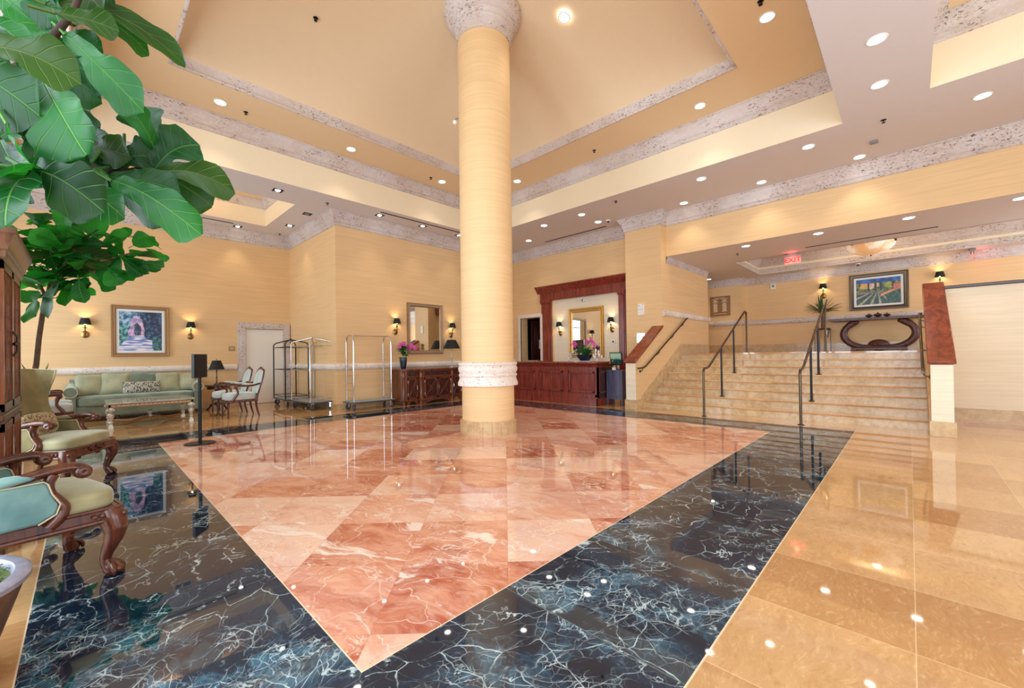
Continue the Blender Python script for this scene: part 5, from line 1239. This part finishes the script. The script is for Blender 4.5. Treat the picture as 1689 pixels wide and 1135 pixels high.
mb.tube([fork, P(-60, 330, 2.0), P(10, 300, 1.9), P(60, 270, 1.85), P(120, 265, 1.8), P(190, 285, 1.75), P(262, 272, 1.7)], [.022, .018, .014, .012, .009, .007, .005], 8)
mb.tube([fork, fork + Vector((-.15, .1, .5)), fork + Vector((-.2, .3, 1.0))], [.022, .018, .01], 8)
mb.tube([P(62, 95, 1.75), P(70, 125, 1.74), P(68, 170, 1.72), P(60, 230, 1.75)], [.01, .009, .007, .005], 6)
mb.build('trunk', M['barkdark'], tree, smooth=60)
back = -FW
LV = [ # base px, tip px, width px, depth Y, tip depth, material, sideways turn
 (108, 58, 238, 186, 74, 1.70, 1.55, 1, .25), (75, 8, 306, 110, 62, 1.80, 1.75, 2, -.5), (122, 42, 246, 90, 52, 1.85, 1.8, 2, -.3), (92, 22, 197, 52, 44, 1.62, 1.6, 2, .3),
 (82, 86, 182, 146, 52, 1.72, 1.68, 0, .5), (84, 120, 168, 168, 72, 1.78, 1.72, 0, .1), (72, 132, 142, 256, 118, 1.62, 1.52, 1, .1), (-30, 78, 134, 140, 84, 1.55, 1.5, 2, -.1),
 (-60, 120, 70, 196, 110, 1.66, 1.6, 0, .2), (12, 205, 52, 272, 42, 1.6, 1.55, 1, .8), (26, 195, 112, 262, 84, 1.72, 1.68, 0, .0), (55, 210, -40, 250, 110, 1.8, 1.7, 0, .0),
 (60, 285, -20, 305, 118, 1.58, 1.5, 1, .1), (66, 292, 8, 372, 118, 1.60, 1.5, 1, -.1), (50, 282, 172, 350, 98, 1.56, 1.5, 0, .05), (40, 278, 158, 296, 84, 1.62, 1.6, 0, .2), (128, 304, 206, 360, 62, 1.64, 1.6, 1, .1),
 (150, 215, 205, 275, 60, 1.8, 1.75, 0, .3), (165, 235, 185, 330, 60, 1.82, 1.8, 0, -.2), (145, 250, 218, 262, 54, 1.78, 1.7, 2, .1), (262, 266, 204, 172, 40, 1.72, 1.66, 1, .7), (266, 266, 240, 176, 84, 1.76, 1.72, 0, -.2),
 (250, 290, 330, 240, 84, 1.7, 1.62, 0, .0), (256, 288, 388, 318, 54, 1.66, 1.58, 2, .3), (262, 286, 350, 340, 62, 1.72, 1.66, 2, -.1), (184, 298, 332, 388, 72, 1.6, 1.5, 1, .1), (188, 300, 270, 374, 48, 1.7, 1.64, 0, .6),
 (180, 292, 298, 318, 56, 1.64, 1.6, 0, -.2), (182, 275, 262, 262, 60, 1.74, 1.7, 0, .1), (205, 245, 205, 320, 44, 1.8, 1.78, 0, .3),
 (-20, -20, 88, 62, 70, 1.9, 1.85, 1, .2), (-40, 20, 66, 92, 66, 1.7, 1.68, 1, .4), (40, -30, 92, 44, 60, 1.86, 1.82, 0, .1), (80, -40, 132, 30, 54, 1.9, 1.86, 1, .0), (110, -30, 172, 22, 60, 1.78, 1.72, 2, -.1), (150, -40, 190, 12, 50, 1.8, 1.76, 0, .2),
 (60, 95, 8, 50, 60, 1.66, 1.6, 0, .1), (70, 120, 20, 160, 90, 1.84, 1.8, 0, .2), (60, 160, 120, 205, 80, 1.86, 1.84, 0, -.1), (0, 230, 40, 300, 90, 1.9, 1.86, 0, .1), (-30, 340, 40, 300, 90, 1.8, 1.75, 0, .1), (110, 190, 160, 240, 70, 1.9, 1.86, 0, .1),
 (150, 268, 110, 320, 60, 1.72, 1.7, 0, .3), (175, 270, 130, 215, 56, 1.95, 1.93, 0, .2), (205, 280, 165, 330, 50, 1.78, 1.76, 0, .4), (230, 276, 262, 330, 44, 1.8, 1.78, 2, .3), (90, 150, 130, 215, 60, 1.9, 1.9, 0, .2), (60, 240, 120, 235, 60, 1.95, 1.9, 0, .1), (30, 100, 90, 150, 60, 1.7, 1.68, 0, .5), (0, 60, 60, 40, 56, 1.75, 1.72, 1, .2), (110, 60, 170, 90, 50, 1.9, 1.88, 0, .3),
 (30, 60, 95, 130, 70, 1.98, 1.96, 0, .1), (-10, 150, 60, 170, 90, 2.0, 1.98, 0, .2), (100, 130, 150, 190, 60, 2.0, 1.98, 0, .3), (40, 230, 100, 300, 90, 2.02, 2.0, 0, .1), (-20, 30, 40, -10, 60, 2.0, 2.0, 1, .1), (20, 0, 60, 60, 60, 2.05, 2.0, 1, .3), (-20, 250, 30, 210, 70, 2.0, 2.0, 0, .1), (140, 290, 110, 230, 60, 2.0, 1.98, 0, .3), (60, 70, 120, 100, 50, 2.0, 1.98, 0, .3),
 (100, 40, 60, -30, 60, 1.8, 1.8, 1, .2), (130, 10, 200, -30, 60, 1.8, 1.8, 0, .2), (20, 120, -60, 60, 80, 1.8, 1.8, 0, .1), (90, 250, 150, 290, 70, 1.84, 1.8, 0, .0), (10, 175, -50, 200, 80, 1.7, 1.7, 0, .0)]
mb = MB()
for i, (u0, v0, u1, v1, wd, Y0, Y1, mi, turn) in enumerate(LV):
    b_, t_ = P(u0, v0, Y0), P(u1, v1, Y1); dist = (Vector((b_ + O)) - Vector((0, 0, EYE))).dot(FW)
    wm = wd / FPX * dist; ax = (t_ - b_).normalized(); f = back.copy(); f.rotate(Matrix.Rotation(turn, 3, ax))
    leaf(mb, b_, t_, wm, f, mi, droop=.10 + .1 * (i % 3), fold=.15 + .2 * (i % 4) / 3, ns=18, nt=10, stalk=.05, ph=i * 1.7, wave=.06, sag=.05 + .06 * (i % 3))
for k in range(46):        # crown above and beside the view
    a = random.random() * 2 * pi; r_ = random.uniform(.15, .75); z = random.uniform(1.5, 2.9); b_ = Vector((r_ * cos(a) - .25, r_ * sin(a) - .1, z))
    d_ = Vector((cos(a), sin(a), random.uniform(-.7, .3))).normalized(); q = b_ + O
    tp = b_ + d_ * random.uniform(.28, .38)
    if max((b_ + O).x, (tp + O).x) > -0.10 * (b_ + O).y - .12: continue
    leaf(mb, b_, tp, random.uniform(.18, .24), Vector((0, 0, 1)) + Vector((random.uniform(-.5, .5), random.uniform(-.5, .5), 0)), random.choice((0, 0, 1)), ph=k, stalk=.05)
mb.build('foliage', [M['leafA'], M['leafB'], M['leafO']], tree, smooth=60)

ROUND = [(0, .05), (.1, .42), (.25, .66), (.45, .84), (.65, 1.0), (.8, .95), (.92, .66), (1.0, .06)]
# second fig tree by the armoire
t2 = thing('fig_tree', 'smaller fiddle leaf fig with pale curved trunk standing behind the wing armchairs', 'tree', (-0.62, 9.35, 0))
O2 = Vector((-0.62, 9.35, 0)); P2 = lambda u, v, Y: at(u, v, Y=Y) - O2
mb = MB()
mb.tube([(0, 0, .30), P2(60, 600, 9.35), P2(64, 560, 9.35), P2(70, 520, 9.32), P2(76, 492, 9.3)], [.04, .033, .031, .03, .029], 10)
f1 = P2(76, 492, 9.3)
BR = [[P2(90, 470, 9.2), P2(108, 440, 9.1), P2(140, 420, 9.0), P2(168, 400, 8.95)], [P2(66, 470, 9.35), P2(56, 440, 9.4), P2(60, 400, 9.5)], [P2(110, 430, 9.0), P2(170, 430, 8.8), P2(225, 415, 8.7)], [P2(86, 455, 9.3), P2(95, 410, 9.4), P2(100, 375, 9.4)]]
for br in BR: mb.tube([f1] + br, [.022, .018, .014, .011, .008][:len(br) + 1], 8)
mb.build('trunk', M['bark'], t2, smooth=60)
mb = MB(); random.seed(21)
L2 = [(52, 500, 60, 522, 44, 1), (100, 460, 80, 525, 34, 0), (118, 470, 108, 505, 26, 1), (130, 462, 140, 500, 26, 0), (165, 455, 190, 478, 34, 1), (180, 445, 200, 470, 36, 1), (215, 425, 266, 445, 20, 0), (215, 420, 272, 422, 14, 2), (220, 405, 248, 390, 30, 1), (160, 395, 158, 358, 36, 1),
      (108, 385, 110, 343, 40, 1), (140, 400, 112, 372, 34, 1), (120, 410, 185, 432, 40, 2), (170, 405, 215, 385, 30, 1), (190, 395, 218, 378, 16, 1), (100, 420, 45, 428, 30, 2), (95, 405, 50, 380, 30, 1), (70, 470, 38, 455, 34, 1), (62, 480, 40, 500, 36, 1), (200, 420, 246, 452, 22, 0), (205, 430, 236, 455, 24, 0), (150, 440, 100, 452, 44, 0), (160, 440, 200, 450, 48, 0)]
for i, (u0, v0, u1, v1, wd, mi) in enumerate(L2):
    Y = 9.0 + random.uniform(-.3, .3); b_, t_ = P2(u0, v0, Y), P2(u1, v1, Y - random.uniform(0, .25)); f = (-FW).copy(); f.rotate(Matrix.Rotation(random.uniform(-.6, .6), 3, (t_ - b_).normalized()))
    leaf(mb, b_, t_, wd / FPX * 6.6, f, mi, ns=9, nt=6, stalk=.08, ph=i, wave=.03, fold=.15, tb=ROUND)
for k in range(170):
    br = random.choice(BR); c = br[random.randrange(len(br))] + Vector((random.uniform(-.25, .25), random.uniform(-.3, .3), random.uniform(-.2, .2)))
    a = random.random() * 2 * pi; d_ = Vector((cos(a), sin(a), random.uniform(-.6, .45))).normalized(); tp = c + d_ * random.uniform(.26, .36)
    if (tp + O2).x < -1.5: continue
    f = (Vector((0, 0, 1)) * .8 - FW * .6 + Vector((random.uniform(-.6, .6), random.uniform(-.6, .6), 0)))
    leaf(mb, c, tp, random.uniform(.21, .27), f, random.choice((0, 1, 1, 1, 2)), ns=9, nt=6, stalk=.06, ph=k, wave=.03, fold=.15)
mb.build('foliage', [M['leafB'], M['leafC'], M['leafO']], t2, smooth=60)
mb = MB(); mb.lathe([(0, 0), (.18, 0), (.20, .02), (.26, .38), (.27, .40), (.24, .40), (.22, .34), (0, .34)], 32); mb.build('pot', M['potrust'], t2)
BP = [(0, .35), (.3, .9), (.6, 1.0), (.85, .6), (1, .04)]
def spiky(label, loc, n, L, mats, pot, seed=3, wd=.035, bz=0.0, up=.2):
    t = thing('spiky_plant', label, 'plant', loc); random.seed(seed)
    mb = MB()
    for k in range(n):
        a = k * 2.4 + random.uniform(-.2, .2); el = random.uniform(up, 1.35); l_ = L * random.uniform(.75, 1.0)
        d_ = Vector((cos(a) * cos(el), sin(a) * cos(el), sin(el))); b_ = Vector((cos(a) * .02, sin(a) * .02, bz + random.uniform(0, .06)))
        leaf(mb, b_, b_ + d_ * l_, wd, Vector((0, 0, 1)) if el < 1.2 else Vector((cos(a), sin(a), 0)), 0, droop=.16 * cos(el), fold=.5, ns=7, nt=2, tb=BP, wave=0)
    mb.build('leaves', mats, t, smooth=60)
    if pot: pot(t)
    return t
def potA(t):
    mb = MB(); mb.lathe([(0, -.30), (.10, -.30), (.13, -.02), (.115, -.02), (0, -.03)], 24); mb.build('pot', M['potdark'], t)
spiky('small spiky leaved plant beside the trunk of the smaller fig tree', (-0.50, 8.85, 0.86), 9, .46, M['blade'], None, 4, .025, -.10, .95)
sp = bpy.data.objects['spiky_plant']; mb = MB(); mb.lathe([(0, -.86), (.10, -.86), (.12, -.50), (.13, -.18), (.11, -.18), (0, -.20)], 24); mb.build('pot', M['potdark'], sp)

# landing plant in a metal stand
def standpot(t):
    mb = MB(); mb.lathe([(0, -.66), (.13, -.66), (.17, -.42), (.18, -.40), (.16, -.40), (0, -.43)], 28); mb.build('pot', M['chrome'], t)
    mb = MB(); mb.tube([(0, 0, -.44), (.01, 0, -.2), (0, 0, .02)], [.035, .03, .028], 10); mb.build('trunk', M['bark'], t)
    for k in range(4):
        a = k * pi / 2 + .5; mb = MB(); mb.tube([(.19 * cos(a), .19 * sin(a), -.42), (.19 * cos(a), .19 * sin(a), -1.05)], .008, 6); mb.build('leg', M['darkmetal'], t)
    mb = MB(); mb.tube([(.19 * cos(a), .19 * sin(a), -.44) for a in [2 * pi * k / 20 for k in range(21)]], .009, 6); mb.build('stand_ring', M['darkmetal'], t)
spiky('spiky yucca plant in a metallic pot on legs, on the landing', (14.42, 1.76, 2.25), 44, .52, M['blade'], standpot, 9, .045, .0, .0)

# orchids
def orchid(mb, mbf, base, top, n, mi=0, drop=.12, r=.035):
    base, top = Vector(base), Vector(top); mid = (base + top) / 2 + Vector((0, 0, .12 * (top - base).length)); end = top + Vector(((top - base).x * .25, (top - base).y * .25, -drop))
    mb.tube([base, mid, top, end], .004, 5)
    for k in range(n):
        f = k / max(1, n - 1); c = top.lerp(end, f) + Vector((random.uniform(-.03, .03), random.uniform(-.03, .03), random.uniform(-.02, .02)))
        for q in range(5):
            a = 2 * pi * q / 5 + random.random(); d_ = Vector((cos(a) * .8, -.45, sin(a))).normalized(); mbf.ball(c + d_ * r * .6, r * .62, 6, 4, mi, sc=(1, .5, 1))
vs_ = thing('orchid_vase', 'pink orchid in a tall dark blue vase on the left end of the credenza', 'flower arrangement', (5.62, 9.28, .90))
mb = MB(); mb.lathe([(0, 0), (.055, 0), (.07, .05), (.09, .18), (.095, .27), (.088, .30), (.075, .30), (.07, .27), (0, .26)], 28); mb.build('vase', M['potdark'], vs_)
random.seed(5); mb = MB(); fl_ = MB()
for k in range(60):
    a = k * 2.4; el = random.uniform(-.5, 1.2); d_ = Vector((cos(a) * cos(el), sin(a) * cos(el), sin(el))); b_ = Vector((0, 0, .32 + random.uniform(0, .2)))
    leaf(mb, b_, b_ + d_ * random.uniform(.14, .22), .07, Vector((0, 0, 1)), 0, ns=5, nt=2, wave=0, droop=.3)
mb.build('leaves', M['green'], vs_, smooth=60)
mb = MB()
for tx, tz in ((-.10, .62), (.02, .66), (.14, .58), (.22, .60), (-.03, .56)): orchid(mb, fl_, (0, 0, .32), (tx, random.uniform(-.05, .05), tz), 5, 0, .05, .045)
mb.build('stem', M['green'], vs_); fl_.build('flowers', M['orchid'], vs_)
ob = thing('orchid_bowl', 'pink and white orchids in a dark blue bowl on the reception counter', 'flower arrangement', (8.62, 5.82, 1.051))
mb = MB(); mb.lathe([(0, 0), (.10, 0), (.13, .02), (.20, .13), (.21, .15), (.19, .15), (.17, .12), (0, .11)], 32); mb.build('bowl', M['potdark'], ob)
mb = MB(); random.seed(8)
for k in range(60):
    a = k * 2.4; el = random.uniform(.0, 1.3); d_ = Vector((cos(a) * cos(el), sin(a) * cos(el), sin(el))); b_ = Vector((cos(a) * .07, sin(a) * .07, .12)); leaf(mb, b_, b_ + d_ * random.uniform(.18, .30), .07, Vector((0, 0, 1)), 0, ns=5, nt=2, wave=0, droop=.25)
mb.build('leaves', M['green'], ob, smooth=60)
mb = MB(); fl_ = MB(); fw_ = MB()
for tx, ty, tz in ((.0, .27, .46), (.0, .22, .43), (.0, -.20, .52), (.0, -.10, .48), (.0, -.26, .44)): orchid(mb, fl_, (0, 0, .12), (tx - .05, ty, tz), 4, 0, .06, .04)
for tx, ty, tz in ((-.05, .32, .20), (-.08, .22, .26), (-.12, .02, .20), (-.03, -.34, .26), (-.03, -.38, .18), (-.04, -.30, .12), (-.06, .36, .10)): orchid(mb, fw_, (0, 0, .12), (tx, ty, tz), 4, 0, .08, .038)
mb.build('stem', M['green'], ob); fl_.build('pink_flowers', M['orchid'], ob); fw_.build('white_flowers', M['orchidw'], ob)

# ------------------------------------------------------------------ reception
pt = thing('portal_frame', 'dark mahogany portal with cornice framing the cream panel behind reception', 'portal', (X_REC, 6.72, 0))
for s, y in ((1, 8.19), (-1, 5.565)):
    yy = y - 6.72; mb = MB(); w_ = .19 if s > 0 else .10
    mb.box(-.06, .10, yy - w_, yy + w_, 0, 2.88); mb.box(-.085, .0, yy - w_ * .72, yy + w_ * .72, .12, 2.80)
    mb.box(-.10, .10, yy - w_ - .006, yy + w_ + .006, 2.80, 2.84); mb.box(-.12, .10, yy - w_ - .012, yy + w_ + .012, 2.84, 2.92); mb.build('pilaster', M['mahog'], pt, bevel=0.006)
mb = MB(); ya, yb = 5.225 - 6.72, 8.40 - 6.72
mb.box(-.10, .06, ya, yb, 2.92, 3.14); mb.box(-.08, .0, ya, yb, 2.89, 2.93)
pr = [(0.0, 3.13), (-.11, 3.13), (-.12, 3.16), (-.15, 3.19), (-.20, 3.25), (-.22, 3.29), (-.25, 3.30), (-.25, 3.335), (0, 3.335)]
mb.prism(pr, 1, ya, yb + .10); mb.build('entablature', M['mahog'], pt, bevel=0.004)
# reception desk
rd = thing('reception_desk', 'mahogany reception desk with raised panels and wide counter top', 'desk', (8.25, 6.95, 0))
xf, y0, y1 = 0.0, -1.71, 1.75
mb = MB(); mb.box(xf + .03, xf + .12, y0 + .02, y1, .0, .96); mb.box(xf + .012, xf + .03, y0 + .02, y1, .84, .96); mb.box(xf + .012, xf + .03, y0 + .02, y0 + .07, .17, .84); mb.box(xf + .012, xf + .03, y0 + .02, y1, .17, .26)
[mb.box(xf + .012, xf + .03, q - .06, q + .06, .26, .84) for q in (-.81, .13, 1.12)]
mb.build('front_board', M['mahog'], rd, smooth=0)
mb = MB(); mb.box(xf + .02, xf + .75, y0 + .02, y0 + .10, 0, .96); mb.build('side_board', M['mahogdark'], rd, smooth=0)
mb = MB(); mb.box(xf, xf + .03, y0, y1, 0, .17); mb.box(xf + .008, xf + .03, y0, y1, .17, .20); mb.box(xf, xf + .75, y0, y0 + .03, 0, .17); mb.build('plinth', M['mahog'], rd, bevel=0.004)
mb = MB(); mb.box(xf - .10, xf + .50, y0 - .06, y1, .99, 1.035); mb.build('counter_top', M['mahog'], rd, bevel=0.01)
mb = MB(); sweep(mb, [(xf + .02, y1), (xf + .02, y0 + .02), (xf + .75, y0 + .02)], [(0, .90), (.01, .90), (.02, .93), (.05, .95), (.06, .97), (.08, .985), (0, .99)]); mb.build('cornice', M['mahog'], rd, smooth=30)
def panel_y(y_, z0, z1, w_):
    mb = MB(); a_, b_ = y_ - w_, y_ + w_
    for p in ((a_, a_ + .04, z0, z1), (b_ - .04, b_, z0, z1), (a_, b_, z0, z0 + .04), (a_, b_, z1 - .04, z1)): mb.box(xf - .014, xf + .031, p[0], p[1], p[2], p[3])
    mb.box(xf + .022, xf + .031, a_ + .06, b_ - .06, z0 + .06, z1 - .06); mb.build('panel', M['mahog'], rd, bevel=0.005)
for y_, w_ in ((-1.27, .36), (-.35, .36), (.62, .42), (1.45, .28)): panel_y(y_, .30, .80, w_)
mb = MB()
for p in ((.12, .14, .3, .8), (.62, .64, .3, .8), (.12, .64, .3, .32), (.12, .64, .78, .8)): mb.box(p[0], p[1], y0 + .008, y0 + .022, p[2], p[3])
mb.build('side_panel', M['mahog'], rd, smooth=0)
mb = MB(); mb.box(xf + .08, xf + .95, y0 + .02, y0 + .6, .93, .96); mb.build('side_shelf', M['black'], rd, bevel=0.005)
# tray of papers on the counter, far left
mb = MB(); mb.box(-.14, .14, -.22, .22, 0, .02); mb.box(-.10, .10, -.18, .18, .02, .035); o = tag(mb.build('paper_tray', M['chrome'], bevel=0.004), 'shiny metal tray on the left part of the reception counter', 'tray'); o.location = (8.36, 7.25, 1.035)
mb = MB(); mb.box(-.10, .10, -.22, .22, 0, .015); o = tag(mb.build('document_folder', M['paperw'], bevel=0.003), 'white paper stack under the orchid bowl on the counter', 'papers'); o.location = (8.62, 5.82, 1.035)
# kiosk
kk = thing('kiosk_pedestal', 'slim dark blue-grey wooden pedestal standing beside the left stair newel', 'pedestal', (8.78, 5.03, 0))
M['navy'] = wood('navy_stain', (62, 64, 92), (92, 94, 126), 0.3)
mb = MB(); mb.box(-.12, .20, -.22, .22, .80, .83); mb.build('top', M['navy'], kk, bevel=0.004)
mb = MB(); mb.box(-.09, .17, -.17, .17, .14, .80); mb.build('cabinet', M['navy'], kk, smooth=0)
for sx in (-.10, .18):
    for sy in (-.19, .19): mb = MB(); mb.box(sx - .018, sx + .018, sy - .018, sy + .018, 0, .80); mb.build('leg', M['navy'], kk, bevel=0.003)
mo = thing('monitor', 'black screen showing a landscape picture on top of the pedestal', 'monitor', (8.86, 5.08, .83), R(-4))
mb = MB(); mb.lathe([(0, 0), (.11, 0), (.11, .01), (.03, .02), (.02, .06), (.02, .12)], 20); mb.build('stand', M['black'], mo)
tm = Matrix.Translation((0, 0, .26)) @ Matrix.Rotation(R(-8), 4, 'Y')
mb = MB(); mb.box(-.02, .02, -.168, .168, -.15, .16, mat=tm); bz = mb.build('bezel', M['black'], mo, bevel=0.008)
mb = MB(); mb.box(-.024, -.0205, -.148, .148, -.12, .14, mat=tm); mb.build('screen', M['screen'], bz, smooth=0)
mb = MB(); mb.box(-.03, .03, -.04, .04, 0, .06); o = tag(mb.build('card_box', M['paperw'], bevel=0.003), 'tiny white card box at the foot of the monitor', 'box'); o.location = (8.72, 5.06, .83)

# ------------------------------------------------------------------ armoire (front +x)
M['armwood'] = wood('armoire_wood', (74, 44, 30), (112, 74, 54), 0.3)
am = thing('armoire', 'tall dark wood armoire with lattice doors and heavy cornice at the left edge', 'armoire', (-0.70, 4.67, 0))
x1, ya, yb, H = .335, -.52, .53, 1.91
mb = MB(); mb.box(-.30, x1 - .03, ya, yb, .10, H); mb.build('body', M['darkwood'], am, smooth=0)
mb = MB(); mb.box(-.31, x1 + .006, ya - .01, yb + .006, 0, .10); mb.box(-.31, x1 + .006, ya - .01, yb + .006, .84, .88); mb.box(x1 - .031, x1 - .008, ya, yb, .80, .92); mb.build('plinth', M['darkwood'], am, bevel=0.008)
mb = MB(); sweep(mb, [(-.30, yb), (x1, yb), (x1, ya), (-.30, ya)], [(0, H - .03), (-.012, H - .02), (-.016, H), (-.016, H + .02), (-.026, H + .03), (-.03, H + .06), (-.036, H + .075), (-.044, H + .10), (-.056, H + .125), (-.06, H + .13), (-.06, H + .165), (0, H + .17)])
mb.box(-.30, x1, ya, yb, H - .02, H + .16); mb.build('cornice', M['armwood'], am, smooth=20)
for k in range(2):
    a_, b_ = ya + .015 + k * .512, ya + .015 + (k + 1) * .508
    for z0, z1 in ((.90, H - .04), (.13, .82)):
        mb = MB(); mb.box(x1 - .03, x1 - .018, a_, b_, z0, z1); dr = mb.build('door', M['mahogdark'], am, smooth=0)
        mb = MB()
        for q in ((a_, b_, z0, z0 + .05), (a_, b_, z1 - .05, z1), (a_, a_ + .045, z0, z1), (b_ - .045, b_, z0, z1)): mb.box(x1 - .018, x1 + .003, q[0], q[1], q[2], q[3])
        ym = (a_ + b_) / 2; zm = (z0 + z1) / 2
        for f, g in ((.19, .02), (.11, -.05), (.04, -.12)):
            for s in (-1, 1): mb.tube([(x1 - .008, ym + s * f, z0 + .05), (x1 - .004, ym + s * g, zm), (x1 - .008, ym + s * f, z1 - .05)], .008, 6)
        mb.build('lattice', M['cherry'], dr, smooth=30)
        if z0 > .5: hy_ = b_ - .03 if k == 0 else a_ + .03; mb = MB(); mb.tube([(x1 + .003, hy_, 1.26), (x1 + .024, hy_, 1.30), (x1 + .024, hy_, 1.40), (x1 + .003, hy_, 1.44)], .006, 6); mb.ball((x1 + .016, hy_, 1.35), .015, 8, 6); mb.build('handle', M['bronze'], dr)

# ------------------------------------------------------------------ landing furniture
cn = thing('console_table', 'carved dark console table with a horseshoe shaped support on the landing', 'console table', (14.72, 0.60, Z_LAND))
ty = 1.02
mb = MB(); mb.prism([(y, z) for y, z in ((-ty, .86), (-ty + .04, .82), (ty - .04, .82), (ty, .86), (ty, .885), (-ty, .885))], 0, -.20, .20); mb.build('tabletop', M['consolew'], cn, bevel=0.008)
for s in (-1, 1):
    mb = MB(); n = 18; pts = [(-.06, s * .40, .78), (-.06, s * .50, .80)] + [(-.06, s * (.20 + .52 * cos(a)), .46 + .37 * sin(a)) for a in [pi / 3.0 - (pi / 3.0 + pi / 2) * k / n for k in range(n + 1)]] + [(-.06, s * .08, .10)]
    rs = [.03, .05] + [.066 - .012 * abs(k - 9) / 9 + .010 * (k < 3) for k in range(n + 1)] + [.045]
    mb.tube(pts, rs, 12, flat=1.3); mb.ball((-.06, s * .47, .775), .075, 12, 8, sc=(1, 1.3, .8)); mb.build('support', M['consolew'], cn, smooth=60)
mb = MB(); mb.lathe([(0, .13), (.02, .125), (.09, .06), (.13, -.06), (.14, -.10)], 24, sx=1, sy=1, mat=Matrix.Translation((-.04, 0, .15)) @ Matrix.Rotation(R(-90), 4, 'Y') @ Matrix.Diagonal((1.1, 1.6, .4, 1))); mb.ball((-.10, 0, .17), .035, 12, 8)
mb.build('cresting', M['consolew'], cn)
mb = MB(); mb.box(-.20, .20, -.56, .56, .02, .085); mb.box(-.17, .17, -.52, .52, .085, .11)
for s in (-1, 1): mb.box(-.2, .2, s * .50 - .06, s * .50 + .06, 0, .03)
mb.build('base', M['consolew'], cn, bevel=0.01)
def ornament():
    mb = MB(); mb.lathe([(0, 0), (.04, 0), (.045, .012), (.03, .02), (.07, .04), (.085, .07), (.07, .095), (.03, .11), (.012, .12), (.018, .13), (0, .145)], 16)
    for k in range(8): a = 2 * pi * k / 8; mb.ball((.075 * cos(a), .075 * sin(a), .065), .018, 6, 5)
    return tag(mb.build('brass_ornament', M['darkwood']), 'x', 'ornament', 'carved ornaments on the console table')
o0 = ornament()
for i, (dy, l, s) in enumerate(((.16, 'dark carved ornament at the left end of three on the console table', .85), (-.02, 'dark carved ornament in the middle of three on the console table', 1.0), (-.20, 'dark carved ornament at the right end of three on the console table', .85))):
    o = o0 if i == 0 else o0.copy()
    if i: COL.objects.link(o)
    o.location = (14.66, .62 + dy, Z_LAND + .885); o.scale = (s, s, s); o['label'] = l

# ------------------------------------------------------------------ handrails
def free_rail(y, label):
    t = thing('handrail', label, 'handrail', (8.19, y, 0), group='free standing stair handrails'); X = lambda v: v - 8.19
    rl = MB(); rl.tube([(X(8.19), 0, 0.006), (X(8.19), 0, .84), (X(8.20), 0, .885), (X(8.235), 0, .91), (X(8.38), 0, .915), (X(8.46), 0, .93), (X(8.54), 0, .965), (X(10.95), 0, 2.165), (X(11.03), 0, 2.19), (X(11.10), 0, 2.165), (X(11.125), 0, 2.10), (X(11.13), 0, 1.206)], .021, 12)
    rl.build('rail', M['bronze'], t, smooth=60)
    for x, zb in ((9.24, .30), (10.10, .75)):
        mb = MB(); zt = .965 + (x - 8.54) * .498 - .01; mb.tube([(X(x), 0, zb + .004), (X(x), 0, zt)], .019, 12); mb.build('post', M['darkmetal'], t, smooth=60)
    for x, zb in ((8.19, 0), (9.24, .30), (10.10, .75), (11.13, 1.2)):
        mb = MB(); mb.lathe([(0, zb + .001), (.048, zb + .001), (.046, zb + .008), (.022, zb + .012)], 20, c=(X(x), 0)); mb.build('floor_flange', M['darkmetal'], t)
free_rail(2.84, 'bronze handrail on posts, left one of the two in the middle of the stairs')
free_rail(1.31, 'bronze handrail on posts, right one of the two in the middle of the stairs')
def wall_rail(y, s, label, x1):
    t = thing('wall_handrail', label, 'handrail', (8.3, y, 0), group='wall mounted stair handrails'); X = lambda v: v - 8.3
    z = lambda x: .90 + max(0, x - 8.55) * .50
    mb = MB(); mb.tube([(X(8.22), -s * .01, .895), (X(8.32), 0, .895), (X(8.48), 0, .90), (X(8.60), 0, .935), (X(x1), 0, z(x1)), (X(x1 + .08), 0, z(x1) + .02), (X(x1 + .10), s * .03, z(x1) + .015)], .019, 12); mb.build('rail', M['bronze'], t, smooth=60)
    for x in (8.45, 9.3, 10.1, min(10.75, x1 - .1)):
        mb = MB(); zz = z(x); mb.tube([(X(x), 0, zz - .01), (X(x), s * .01, zz - .06), (X(x), s * .055, zz - .08)], .008, 6); mb.lathe([(0, 0), (.028, 0), (.028, .008), (0, .012)], 14, mat=Matrix.Translation((X(x), s * .068, zz - .08)) @ Matrix.Rotation(R(90 if s > 0 else -90), 4, 'X')); mb.build('bracket', M['darkmetal'], t)
wall_rail(Y_SL - .07, 1, 'bronze handrail bracketed to the left stair wall', 10.95)
wall_rail(Y_SR + .07, -1, 'bronze handrail bracketed to the inner side of the right stair wall', 10.45)
